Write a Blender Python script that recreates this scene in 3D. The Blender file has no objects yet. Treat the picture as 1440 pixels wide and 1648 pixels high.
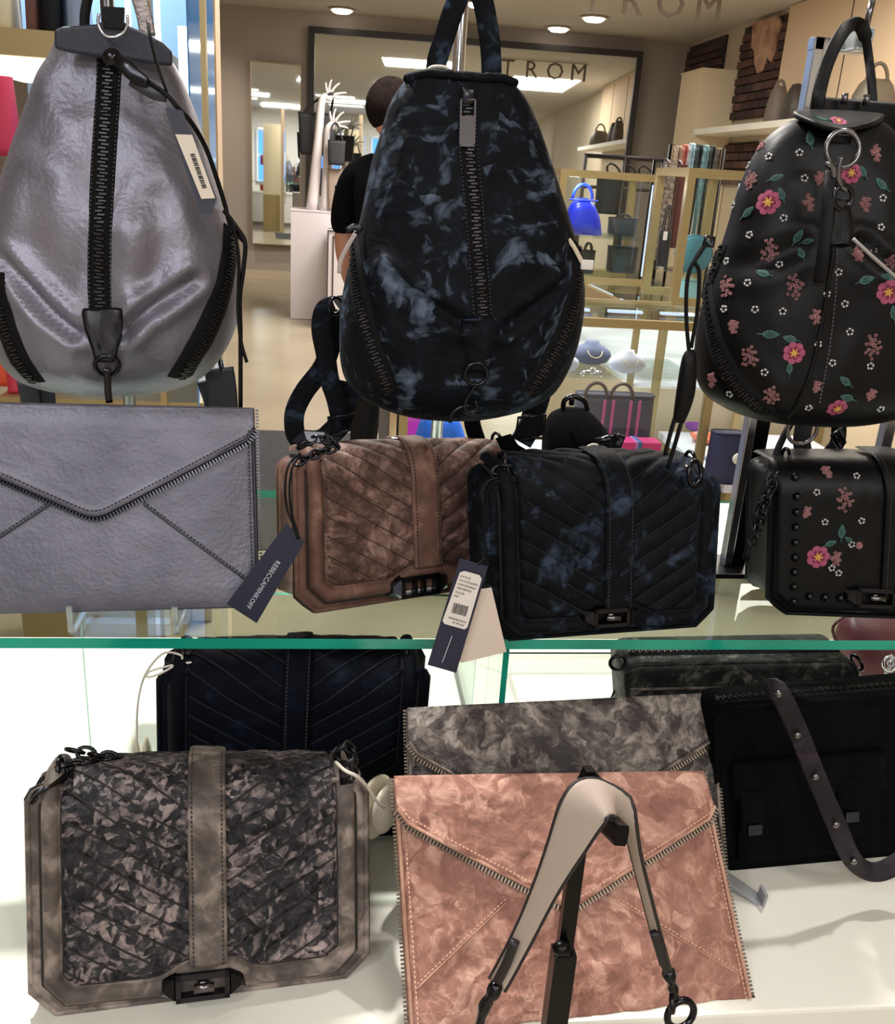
import bpy, bmesh, math, random
from mathutils import Vector, Matrix, noise
from mathutils.bvhtree import BVHTree
random.seed(7)
S = bpy.context.scene
COL = S.collection
R = math.radians

# ------------------------------------------------------------------ camera
FPX = 1500.0
TH, PS, RO, CH = R(19.8), R(7.5), R(3.7), 1.45
CF = Vector((math.sin(PS)*math.cos(TH), math.cos(PS)*math.cos(TH), -math.sin(TH)))
_r = Vector((math.cos(PS), -math.sin(PS), 0)); _u = _r.cross(CF)
CR = _r*math.cos(RO) + _u*math.sin(RO); CU = -_r*math.sin(RO) + _u*math.cos(RO)
CAM = Vector((0, 0, CH))
cd = bpy.data.cameras.new('camera'); cam = bpy.data.objects.new('camera', cd); COL.objects.link(cam)
cd.sensor_fit = 'HORIZONTAL'; cd.sensor_width = 36; cd.lens = 36*FPX/1440; cd.clip_start = .05; cd.clip_end = 100
M = Matrix((CR, CU, -CF)).transposed().to_4x4(); M.translation = CAM; cam.matrix_world = M
S.camera = cam
# ------------------------------------------------------------------ colour management, world, lamps
S.view_settings.view_transform = 'Standard'; S.view_settings.look = 'None'
S.view_settings.gamma = 1; S.view_settings.exposure = 0.0; S.view_settings.use_curve_mapping = False
w = bpy.data.worlds.new('world'); S.world = w; w.use_nodes = True
w.node_tree.nodes['Background'].inputs[0].default_value = (.8, .88, 1, 1)
w.node_tree.nodes['Background'].inputs[1].default_value = .3

def lamp(name, kind, loc, energy, color=(1, .95, .88), size=.3, size_y=None, target=None, spot=None, blend=.5):
    l = bpy.data.lights.new(name, kind); l.energy = energy; l.color = color
    if kind == 'AREA':
        l.size = size
        if size_y: l.shape = 'RECTANGLE'; l.size_y = size_y
    else: l.shadow_soft_size = size
    if kind == 'SPOT': l.spot_size = R(spot or 60); l.spot_blend = blend
    o = bpy.data.objects.new(name, l); COL.objects.link(o); o.location = loc
    if target is not None:
        o.rotation_euler = (Vector(target)-Vector(loc)).to_track_quat('-Z', 'Y').to_euler()
    return o
# lamps of the shop's ceiling plus added fills (they hang just under the ceiling, most of them behind the camera)
CEIL = 3.25
lamp('lamp_key_spot', 'SPOT', (-.55, 1.75, 3.15), 300, (1, .97, .92), .05, target=(.3, .62, .84), spot=50)
lamp('lamp_front_spot', 'SPOT', (.9, -1.3, 3.15), 34, (1, .97, .93), .08, target=(.15, .9, 1.1), spot=46)
lamp('lamp_left_spot', 'SPOT', (-1.3, -.9, 3.15), 40, (.93, .95, 1), .08, target=(-.1, .9, 1.2), spot=46)
lamp('lamp_panel_a', 'AREA', (-1.2, -2.2, 3.2), 48, (.95, .97, 1), 1.2, 1.2)
lamp('lamp_panel_b', 'AREA', (1.6, -2.2, 3.2), 40, (1, .97, .93), 1.2, 1.2)
lamp('lamp_panel_c', 'AREA', (.3, 3.6, 3.2), 95, (1, .94, .87), .8, .8)
lamp('lamp_panel_d', 'AREA', (0.9, 8.3, 3.2), 150, (1, .94, .86), 1.2, 1.2)
lamp('lamp_panel_e', 'AREA', (3.2, 6.2, 3.2), 110, (1, .92, .82), 1.2, 2.5)
lamp('lamp_fill_f', 'AREA', (0, -6.5, 3.2), 230, (1, .97, .92), 1.5, 1.0)  # unseen bare area lamp, no ceiling panel is modelled for it
lamp('lamp_table_fill', 'SPOT', (1.2, 1.3, 3.15), 95, (1, .97, .92), .05, target=(.50, .58, .82), spot=26)  # no fixture; added to brighten the right of the table
lamp('lamp_wall_fill', 'SPOT', (-1.5, 11.2, 3.1), 110, (1, .86, .7), .08, target=(-1.5, 13, 1.0), spot=80, blend=1)  # added to warm and brighten the left of the back wall

# ------------------------------------------------------------------ projection helpers (pixel of the photograph -> point in the room)
def ray(x, y): return CF + CR*((x-720)/FPX) - CU*((y-824)/FPX)
def onY(x, y, Y): d = ray(x, y); return CAM + d*(Y/d.y)
def onZ(x, y, z): d = ray(x, y); return CAM + d*((z-CH)/d.z)

# ------------------------------------------------------------------ materials
def s2l(c):
    return tuple((v/12.92 if v <= .04045 else ((v+.055)/1.055)**2.4) for v in [k/255 for k in c])+(1,)
MC = {}
def mat(name, rgb, rough=.5, metal=0, spec=.5, bump=0, bscale=100, rgb2=None, nscale=8, sheen=0, emit=0, coat=0, lo=.35, hi=.65, trans=0, bdist=.002):
    if name in MC: return MC[name]
    m = bpy.data.materials.new(name); m.use_nodes = True; nt = m.node_tree; b = nt.nodes['Principled BSDF']
    b.inputs['Base Color'].default_value = s2l(rgb); b.inputs['Roughness'].default_value = rough
    b.inputs['Metallic'].default_value = metal; b.inputs['Specular IOR Level'].default_value = spec
    b.inputs['Coat Weight'].default_value = coat
    if sheen: b.inputs['Sheen Weight'].default_value = sheen; b.inputs['Sheen Roughness'].default_value = .4
    if trans: b.inputs['Transmission Weight'].default_value = trans
    if emit: b.inputs['Emission Color'].default_value = s2l(rgb); b.inputs['Emission Strength'].default_value = emit
    tc = nt.nodes.new('ShaderNodeTexCoord')
    if rgb2:
        n = nt.nodes.new('ShaderNodeTexNoise'); n.inputs['Scale'].default_value = nscale; n.inputs['Detail'].default_value = 4
        r = nt.nodes.new('ShaderNodeValToRGB'); r.color_ramp.elements[0].position = lo; r.color_ramp.elements[1].position = hi
        r.color_ramp.elements[0].color = s2l(rgb); r.color_ramp.elements[1].color = s2l(rgb2)
        nt.links.new(tc.outputs['Object'], n.inputs['Vector']); nt.links.new(n.outputs['Fac'], r.inputs[0]); nt.links.new(r.outputs[0], b.inputs['Base Color'])
    if bump:
        n = nt.nodes.new('ShaderNodeTexNoise'); n.inputs['Scale'].default_value = bscale; n.inputs['Detail'].default_value = 5
        bp = nt.nodes.new('ShaderNodeBump'); bp.inputs['Strength'].default_value = bump; bp.inputs['Distance'].default_value = bdist
        nt.links.new(tc.outputs['Object'], n.inputs['Vector']); nt.links.new(n.outputs['Fac'], bp.inputs['Height']); nt.links.new(bp.outputs[0], b.inputs['Normal'])
    MC[name] = m; return m

def velvet(name, dark, mid, light, scale=55, patch=9, dist=.012, bump=.6, aniso=(1, 1, 1), pos=(.36, .52, .68), rough=.6, patchamt=.5, sheen=.4, shard=.25, spec=.3, streak=2.6, ridge=0, stretch=.3):  # nap sheen is put into the base colour as lighter and darker streaks
    """crushed pile velvet: each small area of nap lies its own way and shows as short streaks; larger patches lie on top"""
    m = bpy.data.materials.new(name); m.use_nodes = True; nt = m.node_tree; b = nt.nodes['Principled BSDF']; L = nt.links.new; N = nt.nodes.new
    def val(op, x=None, y=None, c=None):
        k = N('ShaderNodeMath'); k.operation = op
        for i, q in enumerate((x, y, c)):
            if q is None: continue
            if isinstance(q, (int, float)): k.inputs[i].default_value = q
            else: L(q, k.inputs[i])
        return k.outputs[0]
    tc = N('ShaderNodeTexCoord'); mp = N('ShaderNodeMapping'); mp.inputs['Scale'].default_value = aniso
    nd = N('ShaderNodeTexNoise'); nd.inputs['Scale'].default_value = scale*.7; nd.inputs['Detail'].default_value = 3
    sb = N('ShaderNodeVectorMath'); sb.operation = 'SUBTRACT'; sb.inputs[1].default_value = (.5, .5, .5)
    sc = N('ShaderNodeVectorMath'); sc.operation = 'SCALE'; sc.inputs['Scale'].default_value = dist*2
    ad = N('ShaderNodeVectorMath'); ad.operation = 'ADD'
    L(tc.outputs['Object'], mp.inputs[0]); L(mp.outputs[0], nd.inputs['Vector']); L(nd.outputs['Color'], sb.inputs[0]); L(sb.outputs[0], sc.inputs[0]); L(mp.outputs[0], ad.inputs[0]); L(sc.outputs[0], ad.inputs[1])
    va = N('ShaderNodeTexVoronoi'); va.inputs['Scale'].default_value = scale*.38; L(ad.outputs[0], va.inputs['Vector'])
    ba = N('ShaderNodeRGBToBW'); L(va.outputs['Color'], ba.inputs[0])
    ro = N('ShaderNodeVectorRotate'); ro.rotation_type = 'Y_AXIS'; L(ad.outputs[0], ro.inputs['Vector']); L(val('MULTIPLY', ba.outputs[0], 11.0), ro.inputs['Angle'])
    m2 = N('ShaderNodeMapping'); m2.inputs['Scale'].default_value = (1, .8, stretch); L(ro.outputs[0], m2.inputs[0])
    vo = N('ShaderNodeTexVoronoi'); vo.inputs['Scale'].default_value = scale*1.25; vo.feature = 'SMOOTH_F1'; vo.inputs['Smoothness'].default_value = .22; L(m2.outputs[0], vo.inputs['Vector'])
    bw = N('ShaderNodeRGBToBW'); L(vo.outputs['Color'], bw.inputs[0])
    n1 = N('ShaderNodeTexNoise'); n1.inputs['Scale'].default_value = scale*streak; n1.inputs['Detail'].default_value = 3; n1.inputs['Distortion'].default_value = .3; L(m2.outputs[0], n1.inputs['Vector'])
    n2 = N('ShaderNodeTexNoise'); n2.inputs['Scale'].default_value = patch; n2.inputs['Detail'].default_value = 3; n2.inputs['Distortion'].default_value = .7; L(tc.outputs['Object'], n2.inputs['Vector'])
    m1 = N('ShaderNodeMix'); m1.data_type = 'FLOAT'; m1.inputs[0].default_value = shard; L(n1.outputs['Fac'], m1.inputs[2]); L(bw.outputs[0], m1.inputs[3])
    mx = N('ShaderNodeMix'); mx.data_type = 'FLOAT'; mx.inputs[0].default_value = patchamt; L(m1.outputs[0], mx.inputs[2]); L(n2.outputs['Fac'], mx.inputs[3])
    out = mx.outputs[0]
    if ridge:
        nr = N('ShaderNodeTexNoise'); nr.inputs['Scale'].default_value = scale*.75; nr.inputs['Detail'].default_value = 1; nr.inputs['Distortion'].default_value = 1.6; L(mp.outputs[0], nr.inputs['Vector'])
        q = val('ABSOLUTE', val('SUBTRACT', nr.outputs['Fac'], .5)); q = val('SUBTRACT', 1, val('MINIMUM', val('MULTIPLY', q, 22), 1)); out = val('MULTIPLY_ADD', q, ridge, out)
    r = N('ShaderNodeValToRGB'); e = r.color_ramp.elements
    e[0].position = pos[0]; e[0].color = s2l(dark); e[1].position = pos[2]; e[1].color = s2l(light); k = e.new(pos[1]); k.color = s2l(mid)
    L(out, r.inputs[0]); L(r.outputs[0], b.inputs['Base Color'])
    bp = N('ShaderNodeBump'); bp.inputs['Strength'].default_value = bump; bp.inputs['Distance'].default_value = .004
    m3 = N('ShaderNodeMix'); m3.data_type = 'FLOAT'; m3.inputs[0].default_value = .45; L(n1.outputs['Fac'], m3.inputs[2]); L(vo.outputs['Distance'], m3.inputs[3]); L(m3.outputs[0], bp.inputs['Height']); L(bp.outputs[0], b.inputs['Normal'])
    b.inputs['Roughness'].default_value = rough; b.inputs['Specular IOR Level'].default_value = spec
    b.inputs['Sheen Weight'].default_value = sheen; b.inputs['Sheen Roughness'].default_value = .35; b.inputs['Sheen Tint'].default_value = s2l(light)
    MC[name] = m; return m

def glass(name, tint=(.93, .98, .96), refl=.7, rough=0):
    if name in MC: return MC[name]
    m = bpy.data.materials.new(name); m.use_nodes = True; nt = m.node_tree; nt.nodes.clear()
    o = nt.nodes.new('ShaderNodeOutputMaterial'); t = nt.nodes.new('ShaderNodeBsdfTransparent'); g = nt.nodes.new('ShaderNodeBsdfGlossy')
    lw = nt.nodes.new('ShaderNodeLayerWeight'); lw.inputs[0].default_value = .5; pw = nt.nodes.new('ShaderNodeMath'); pw.operation = 'POWER'; pw.inputs[1].default_value = 5; f = nt.nodes.new('ShaderNodeMath'); f.operation = 'MULTIPLY_ADD'; f.inputs[1].default_value = refl; f.inputs[2].default_value = .035; nt.links.new(lw.outputs['Facing'], pw.inputs[0]); nt.links.new(pw.outputs[0], f.inputs[0]); mx = nt.nodes.new('ShaderNodeMixShader')
    t.inputs[0].default_value = tint+(1,); g.inputs['Roughness'].default_value = rough
    nt.links.new(f.outputs[0], mx.inputs[0]); nt.links.new(t.outputs[0], mx.inputs[1]); nt.links.new(g.outputs[0], mx.inputs[2]); nt.links.new(mx.outputs[0], o.inputs[0])
    MC[name] = m; return m

# ------------------------------------------------------------------ object helpers
BASE = {}
CLAMP = [None]   # soft bottoms settle flat on the surface that carries them
def thing(name, label, cat, loc, group=None):
    o = bpy.data.objects.new(name, None); COL.objects.link(o); o.location = loc; o.empty_display_size = .05
    o['label'] = label; o['category'] = cat
    if group: o['group'] = group
    BASE[o.name] = Vector(loc); return o
def mk(name, vs, fs, m, parent=None, smooth=True, kind=None, label=None, mi=None, cat=None, group=None, loc=None):
    """vs are world coordinates; the mesh is stored relative to its thing's base"""
    if CLAMP[0] is not None: vs = [Vector((v[0], v[1], max(v[2], CLAMP[0]))) for v in vs]
    if parent is not None: b = BASE[parent.name]
    elif loc is not None: b = Vector(loc)
    else:
        xs = [v[0] for v in vs]; ys = [v[1] for v in vs]; zs = [v[2] for v in vs]
        b = Vector(((min(xs)+max(xs))/2, (min(ys)+max(ys))/2, min(zs)))
    me = bpy.data.meshes.new(name); me.from_pydata([tuple(Vector(v)-b) for v in vs], [], fs)
    for k in (m if isinstance(m, (list, tuple)) else [m]): me.materials.append(k)
    if mi: me.polygons.foreach_set('material_index', mi)
    if smooth: me.shade_smooth()
    me.update(); o = bpy.data.objects.new(name, me); COL.objects.link(o)
    if parent is not None: o.parent = parent
    else: o.location = b
    BASE[o.name] = b
    if kind: o['kind'] = kind
    if label: o['label'] = label
    if cat: o['category'] = cat
    if group: o['group'] = group
    return o
class G:
    """geometry collector: one mesh out of several closed shapes"""
    def __init__(s): s.v = []; s.f = []; s.mi = []; s.cur = 0
    def add(s, v, f):
        n = len(s.v); s.v += [Vector(k) for k in v]; s.f += [tuple(i+n for i in q) for q in f]; s.mi += [s.cur]*len(f); return s
    def box(s, a, b, bev=0, M=None):
        a = Vector(a); b = Vector(b)
        a, b = Vector(map(min, a, b)), Vector(map(max, a, b))
        if bev <= 0:
            v = [Vector((x, y, z)) for z in (a.z, b.z) for y in (a.y, b.y) for x in (a.x, b.x)]
            f = [(0, 2, 3, 1), (4, 5, 7, 6), (0, 1, 5, 4), (2, 6, 7, 3), (0, 4, 6, 2), (1, 3, 7, 5)]
        else:
            bm = bmesh.new(); bmesh.ops.create_cube(bm, size=1)
            for q in bm.verts: q.co = Vector(((a.x+b.x)/2+q.co.x*(b.x-a.x), (a.y+b.y)/2+q.co.y*(b.y-a.y), (a.z+b.z)/2+q.co.z*(b.z-a.z)))
            bmesh.ops.bevel(bm, geom=bm.edges[:], offset=bev, segments=2, affect='EDGES', profile=.5)
            bm.verts.ensure_lookup_table(); v = [q.co.copy() for q in bm.verts]; f = [tuple(k.index for k in q.verts) for q in bm.faces]; bm.free()
        if M is not None: v = [M @ k for k in v]
        return s.add(v, f)
    def tube(s, pts, r, seg=8, closed=False):
        n = len(pts); pts = [Vector(p) for p in pts]; rs = r if isinstance(r, (list, tuple)) else [r]*n
        v = []; up = None
        for i, p in enumerate(pts):
            if closed: t = pts[(i+1) % n]-pts[i-1]
            else: t = pts[min(i+1, n-1)]-pts[max(i-1, 0)]
            t = t.normalized() if t.length > 1e-9 else Vector((0, 0, 1))
            if up is None: up = t.orthogonal().normalized()
            up = (up-t*up.dot(t)); up = up.normalized() if up.length > 1e-6 else t.orthogonal().normalized()
            w_ = t.cross(up)
            for k in range(seg):
                a = 2*math.pi*k/seg; v.append(p+(up*math.cos(a)+w_*math.sin(a))*rs[i])
        f = []
        for i in range(n if closed else n-1):
            j = (i+1) % n
            for k in range(seg): f.append((i*seg+k, i*seg+(k+1) % seg, j*seg+(k+1) % seg, j*seg+k))
        if not closed: f += [tuple(range(seg))[::-1], tuple((n-1)*seg+k for k in range(seg))]
        return s.add(v, f)
    def torus(s, c, nrm, R1, r, seg=20, ms=6, sx=1, sy=1, xdir=None):
        nrm = Vector(nrm).normalized(); a = (Vector(xdir)-nrm*Vector(xdir).dot(nrm)).normalized() if xdir is not None else nrm.orthogonal().normalized(); b = nrm.cross(a)
        return s.tube([Vector(c)+a*math.cos(2*math.pi*i/seg)*R1*sx+b*math.sin(2*math.pi*i/seg)*R1*sy for i in range(seg)], r, ms, True)
    def lathe(s, c, prof, seg=24, axis=(0, 0, 1)):
        ax = Vector(axis).normalized(); a = ax.orthogonal().normalized(); b = ax.cross(a); v = []; n = len(prof)
        for r, h in prof:
            for k in range(seg): t = 2*math.pi*k/seg; v.append(Vector(c)+ax*h+(a*math.cos(t)+b*math.sin(t))*max(r, 1e-5))
        f = [(i*seg+k, i*seg+(k+1) % seg, (i+1)*seg+(k+1) % seg, (i+1)*seg+k) for i in range(n-1) for k in range(seg)]
        f += [tuple(range(seg))[::-1], tuple((n-1)*seg+k for k in range(seg))]
        return s.add(v, f)
    def ell(s, c, rx, ry, rz, seg=14, rings=8):
        v = []; f = []
        for i in range(rings+1):
            p = math.pi*i/rings
            for k in range(seg): t = 2*math.pi*k/seg; v.append((c[0]+rx*math.sin(p)*math.cos(t), c[1]+ry*math.sin(p)*math.sin(t), c[2]+rz*math.cos(p)))
        for i in range(rings):
            for k in range(seg): f.append((i*seg+k, (i+1)*seg+k, (i+1)*seg+(k+1) % seg, i*seg+(k+1) % seg))
        return s.add(v, f)
    def prism(s, poly, d):
        n = len(poly); p = [Vector(k) for k in poly]; d = Vector(d)
        return s.add(p+[k+d for k in p], [tuple(range(n)), tuple(range(2*n-1, n-1, -1))]+[(i, n+i, n+(i+1) % n, (i+1) % n) for i in range(n)])
    def ribbon(s, pts, width, thick, nrm=None):
        """flat strap along pts, facing nrm (vector or list)"""
        pts = [Vector(p) for p in pts]; n = len(pts); v = []
        for i, p in enumerate(pts):
            t = (pts[min(i+1, n-1)]-pts[max(i-1, 0)]).normalized()
            nn = nrm[i] if isinstance(nrm, list) else (nrm if nrm is not None else (CAM-p))
            sd = t.cross(Vector(nn)).normalized(); nn = sd.cross(t).normalized()
            wd = width[i] if isinstance(width, (list, tuple)) else width
            for a, b in ((-.5, .3), (-.4, .5), (.4, .5), (.5, .3), (.5, -.3), (.4, -.5), (-.4, -.5), (-.5, -.3)): v.append(p+sd*wd*a+nn*thick*b)
        f = [(i*8+k, i*8+(k+1) % 8, i*8+8+(k+1) % 8, i*8+8+k) for i in range(n-1) for k in range(8)]
        f += [tuple(range(8))[::-1], tuple((n-1)*8+k for k in range(8))]
        return s.add(v, f)
    def out(s, name, m, parent=None, **k):
        return mk(name, s.v, s.f, m, parent, mi=s.mi if isinstance(m, (list, tuple)) else None, **k)
def boxo(name, a, b, m, parent=None, bev=0, **k): return G().box(a, b, bev).out(name, m, parent, smooth=False, **k)
def struct(name, a, b, m, **k): return boxo(name, a, b, m, kind='structure', **k)

def cat(pts, n):
    """Catmull-Rom resample of tuples/vectors to n points"""
    P = [Vector(p) for p in pts]; P = [P[0]*2-P[1]]+P+[P[-1]*2-P[-2]]; k = len(P)-3; out = []
    for i in range(n):
        t = i/(n-1)*k; j = min(int(t), k-1); t -= j; a, b, c, d = P[j:j+4]
        out.append(.5*((2*b)+(c-a)*t+(2*a-5*b+4*c-d)*t*t+(3*b-a-3*c+d)*t**3))
    return out
def px3(pts, Y, n=None):
    """pixels (x, y[, Y]) -> world points, optionally smoothed"""
    w_ = [onY(p[0], p[1], p[2] if len(p) > 2 else Y) for p in pts]
    return cat(w_, n) if n else w_
def resample(P, step):
    L = [0]
    for a, b in zip(P, P[1:]): L.append(L[-1]+(b-a).length)
    n = max(2, int(L[-1]/step)); out = []; j = 0
    for i in range(n+1):
        d = L[-1]*i/n
        while j < len(L)-2 and L[j+1] < d: j += 1
        t = (d-L[j])/max(1e-9, L[j+1]-L[j]); out.append(j+t)
    return out
def interp(P, x): j = min(int(x), len(P)-2); return P[j].lerp(P[j+1], x-j)

class Surf:
    def __init__(s, *objs):
        v = []; f = []
        for o in objs:
            n = len(v); b = BASE[o.name]; v += [k.co+b for k in o.data.vertices]; f += [tuple(i+n for i in p.vertices) for p in o.data.polygons]
        s.t = BVHTree.FromPolygons(v, f)
    def hit(s, x, y):
        d = ray(x, y).normalized(); h = s.t.ray_cast(CAM, d)
        if h[0] is None:
            for t in (2, 4, 7, 11, 16, 24):
                for dx, dy in ((t, 0), (-t, 0), (0, t), (0, -t)):
                    h = s.t.ray_cast(CAM, ray(x+dx, y+dy).normalized())
                    if h[0] is not None: break
                if h[0] is not None: break
            if h[0] is None: return None
        n = h[1]
        if n.dot(d) > 0: n = -n
        return h[0], n
    def path(s, pts, n):
        P = []; N = []
        for p in cat([(a[0], a[1], 0) for a in pts], n):
            h = s.hit(p.x, p.y)
            if h: P.append(h[0]); N.append(h[1])
        for _ in range(2):
            N = [(N[max(i-1, 0)]+N[i]+N[min(i+1, len(N)-1)]).normalized() for i in range(len(N))]
        return P, N
    def near(s, p, n, off):
        h = s.t.find_nearest(p)
        nn = h[1] if h[1].dot(n) > 0 else -h[1]
        return h[0]+(nn+n).normalized()*off
def strip_on(name, sf, pts, width, m, parent, off=.0015, n=40, lanes=4, **k):
    P, N = sf.path(pts, n); g = G(); v = []
    for i, p in enumerate(P):
        t = (P[min(i+1, len(P)-1)]-P[max(i-1, 0)]).normalized(); sd = t.cross(N[i]).normalized()
        wd = width[min(len(width)-1, int(i*len(width)/len(P)))] if isinstance(width, list) else width
        for j in range(lanes+1):
            a = (j/lanes-.5)*wd; v.append(sf.near(p+sd*a, N[i], off if 0 < j < lanes else off*.2))
    m_ = lanes+1; f = [(i*m_+j, i*m_+j+1, i*m_+m_+j+1, i*m_+m_+j) for i in range(len(P)-1) for j in range(lanes)]
    v2 = [q-N[i//m_]*.002 for i, q in enumerate(v)]; nn = len(v)
    f += [tuple(nn+i for i in q[::-1]) for q in f]
    f += [(i*m_, (i+1)*m_, nn+(i+1)*m_, nn+i*m_) for i in range(len(P)-1)]+[(i*m_+lanes, nn+i*m_+lanes, nn+(i+1)*m_+lanes, (i+1)*m_+lanes) for i in range(len(P)-1)]
    g.add(v+v2, f); return g.out(name, m, parent, **k)
toothm = mat('dark zip metal', (62, 60, 62), .42, .8)
def teeth(name, P, N, m, parent, pitch=.0034, w_=.006, l=.0017, h=.0022, side=0, off=.002, **k):
    """row of zip teeth along P; side=0 interlocked pairs, otherwise one row pushed sideways"""
    g = G(); idx = resample(P, pitch)
    for q, x in enumerate(idx):
        p = interp(P, x); n = interp(N, x).normalized(); t = (interp(P, min(x+.3, len(P)-1.001))-interp(P, max(x-.3, 0))).normalized(); sd = t.cross(n).normalized(); nn = sd.cross(t)
        c = p+nn*off+sd*(side*w_*.5 if side else (w_*.18 if q % 2 else -w_*.18))
        v = [c+sd*w_*.5*a+t*l*.5*b+nn*h*.5*e for e in (-1, 1) for b in (-1, 1) for a in (-1, 1)]
        g.add(v, [(0, 2, 3, 1), (4, 5, 7, 6), (0, 1, 5, 4), (2, 6, 7, 3), (0, 4, 6, 2), (1, 3, 7, 5)])
    return g.out(name, m, parent, smooth=False, kind='stuff', **k)
def stitches(name, P, N, m, parent, pitch=.0036, w_=.0006, off=.0012, **k):
    g = G(); idx = resample(P, pitch)
    for a, b in zip(idx, idx[1:]):
        c = a+(b-a)*.65; pa = interp(P, a); pb = interp(P, c); n = interp(N, a).normalized(); sd = (pb-pa).cross(n).normalized()*w_; n = n*off
        g.add([pa+sd+n*.3, pa-sd+n*.3, pb-sd+n*.3, pb+sd+n*.3, (pa+pb)/2+sd*.8+n, (pa+pb)/2-sd*.8+n], [(0, 1, 5, 4), (4, 5, 2, 3), (0, 4, 3), (1, 2, 5), (0, 3, 2, 1)])
    return g.out(name, m, parent, smooth=False, kind='stuff', **k)

class Plane:
    """front plane of a bag that stands at level zb; quad = pixel corners BL, BR, TR, TL"""
    def __init__(s, quad, zb, lean):
        bl = onZ(*quad[0], zb); br = onZ(*quad[1], zb); s.O = (bl+br)/2
        s.U = (br-bl).normalized(); back = Vector((-s.U.y, s.U.x, 0)); a = R(lean)
        s.V = Vector((0, 0, 1))*math.cos(a)+back*math.sin(a); s.N = -back*math.cos(a)+Vector((0, 0, 1))*math.sin(a)
        s.q = [s.loc(*p) for p in quad]; q = s.q
        s.W = ((q[1]-q[0]).length+(q[2]-q[3]).length)/2; s.H = ((q[3]-q[0]).length+(q[2]-q[1]).length)/2
    def loc(s, x, y):
        d = ray(x, y); t = (s.O-CAM).dot(s.N)/d.dot(s.N); p = CAM+d*t-s.O; return Vector((p.dot(s.U), p.dot(s.V)))
    def bi(s, a, b):   # unit square -> local
        q = s.q; return (q[0]*(1-a)+q[1]*a)*(1-b)+(q[3]*(1-a)+q[2]*a)*b
    def P(s, x, z, w_=0):  # nominal metric coords x in [-W/2, W/2], z in [0, H]
        l = s.bi(x/s.W+.5, z/s.H); return s.O+s.U*l.x+s.V*l.y+s.N*w_
    def nom(s, x, y):  # pixel -> nominal coords (inverse bilinear by iteration)
        l = s.loc(x, y); a, b = .5, .5
        for _ in range(12):
            e = l-s.bi(a, b); du = s.bi(a+.01, b)-s.bi(a, b); dv = s.bi(a, b+.01)-s.bi(a, b)
            det = du.x*dv.y-du.y*dv.x; a += .01*(e.x*dv.y-e.y*dv.x)/det; b += .01*(du.x*e.y-du.y*e.x)/det
        return (a-.5)*s.W, b*s.H

def sheet(name, fn, nx, ny, thick, nrm, m, parent, **k):
    """slab whose front is fn(i/nx, j/ny); back is pushed along -nrm"""
    v = [fn(i/nx, j/ny) for j in range(ny+1) for i in range(nx+1)]; n = len(v); c = nx+1
    f = [(j*c+i, j*c+i+1, j*c+c+i+1, j*c+c+i) for j in range(ny) for i in range(nx)]
    f += [tuple(n+q for q in t[::-1]) for t in f]
    v += [p-nrm*thick for p in v]
    for i in range(nx): f.append((i+1, i, n+i, n+i+1)); o = ny*c; f.append((o+i, o+i+1, n+o+i+1, n+o+i))
    for j in range(ny): f.append((j*c, j*c+c, n+j*c+c, n+j*c)); o = nx; f.append((j*c+c+o, j*c+o, n+j*c+o, n+j*c+c+o))
    return mk(name, v, f, m, parent, **k)
def fz(p, sc, amp, oct_=3):
    return amp*noise.fractal(Vector(p)*sc, 1.0, 2.0, oct_)

# ------------------------------------------------------------------ palette
white = mat('white laminate', (238, 236, 226), .45, rgb2=(228, 226, 214), nscale=3)
wallm = mat('warm greige paint', (166, 157, 148), .8, bump=.05, bscale=60)
wallr = mat('cream paint', (205, 190, 168), .8)
ceilm = mat('ceiling paint', (205, 198, 188), .85)
floorm = mat('polished limestone', (186, 174, 150), .22, rgb2=(172, 160, 138), nscale=1.2, bump=.02, bscale=4)
rugm = mat('charcoal carpet', (70, 70, 74), .95, rgb2=(58, 58, 63), nscale=60, bump=.3, bscale=300)
goldm = mat('champagne metal', (178, 158, 112), .35, .55)
chrome = mat('chrome', (210, 210, 216), .2, 1)
steel = mat('dark chrome', (120, 118, 122), .25, 1)
gun = mat('gunmetal', (52, 52, 57), .22, .95)
blackl = mat('black leather', (6, 6, 8), .5, spec=.2, bump=.15, bscale=350)
blackm = mat('black metal', (14, 14, 15), .3, .6)
tapem = mat('black zip tape', (9, 9, 11), .85, spec=.2, bump=.2, bscale=500)
stitch_d = mat('dark thread', (38, 36, 38), .7)
clearg = glass('clear glass'); paneg = glass('clear pane', (.96, .99, .975))
edgeg = mat('green glass edge', (16, 132, 112), .15, rgb2=(30, 165, 140), nscale=6, spec=.6)
edgel = mat('pale green glass edge', (95, 190, 170), .2)
mirrorm = mat('mirror silver', (226, 232, 230), .02, 1)
skin = mat('skin', (205, 150, 125), .5)
navytag = mat('navy card', (33, 36, 58), .5)
papert = mat('taupe card', (214, 198, 184), .7)
letterm = mat('pale print', (205, 205, 215), .6)
inkm = mat('dark print', (50, 48, 50), .7)
stickm = mat('white sticker', (226, 220, 214), .6)

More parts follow.
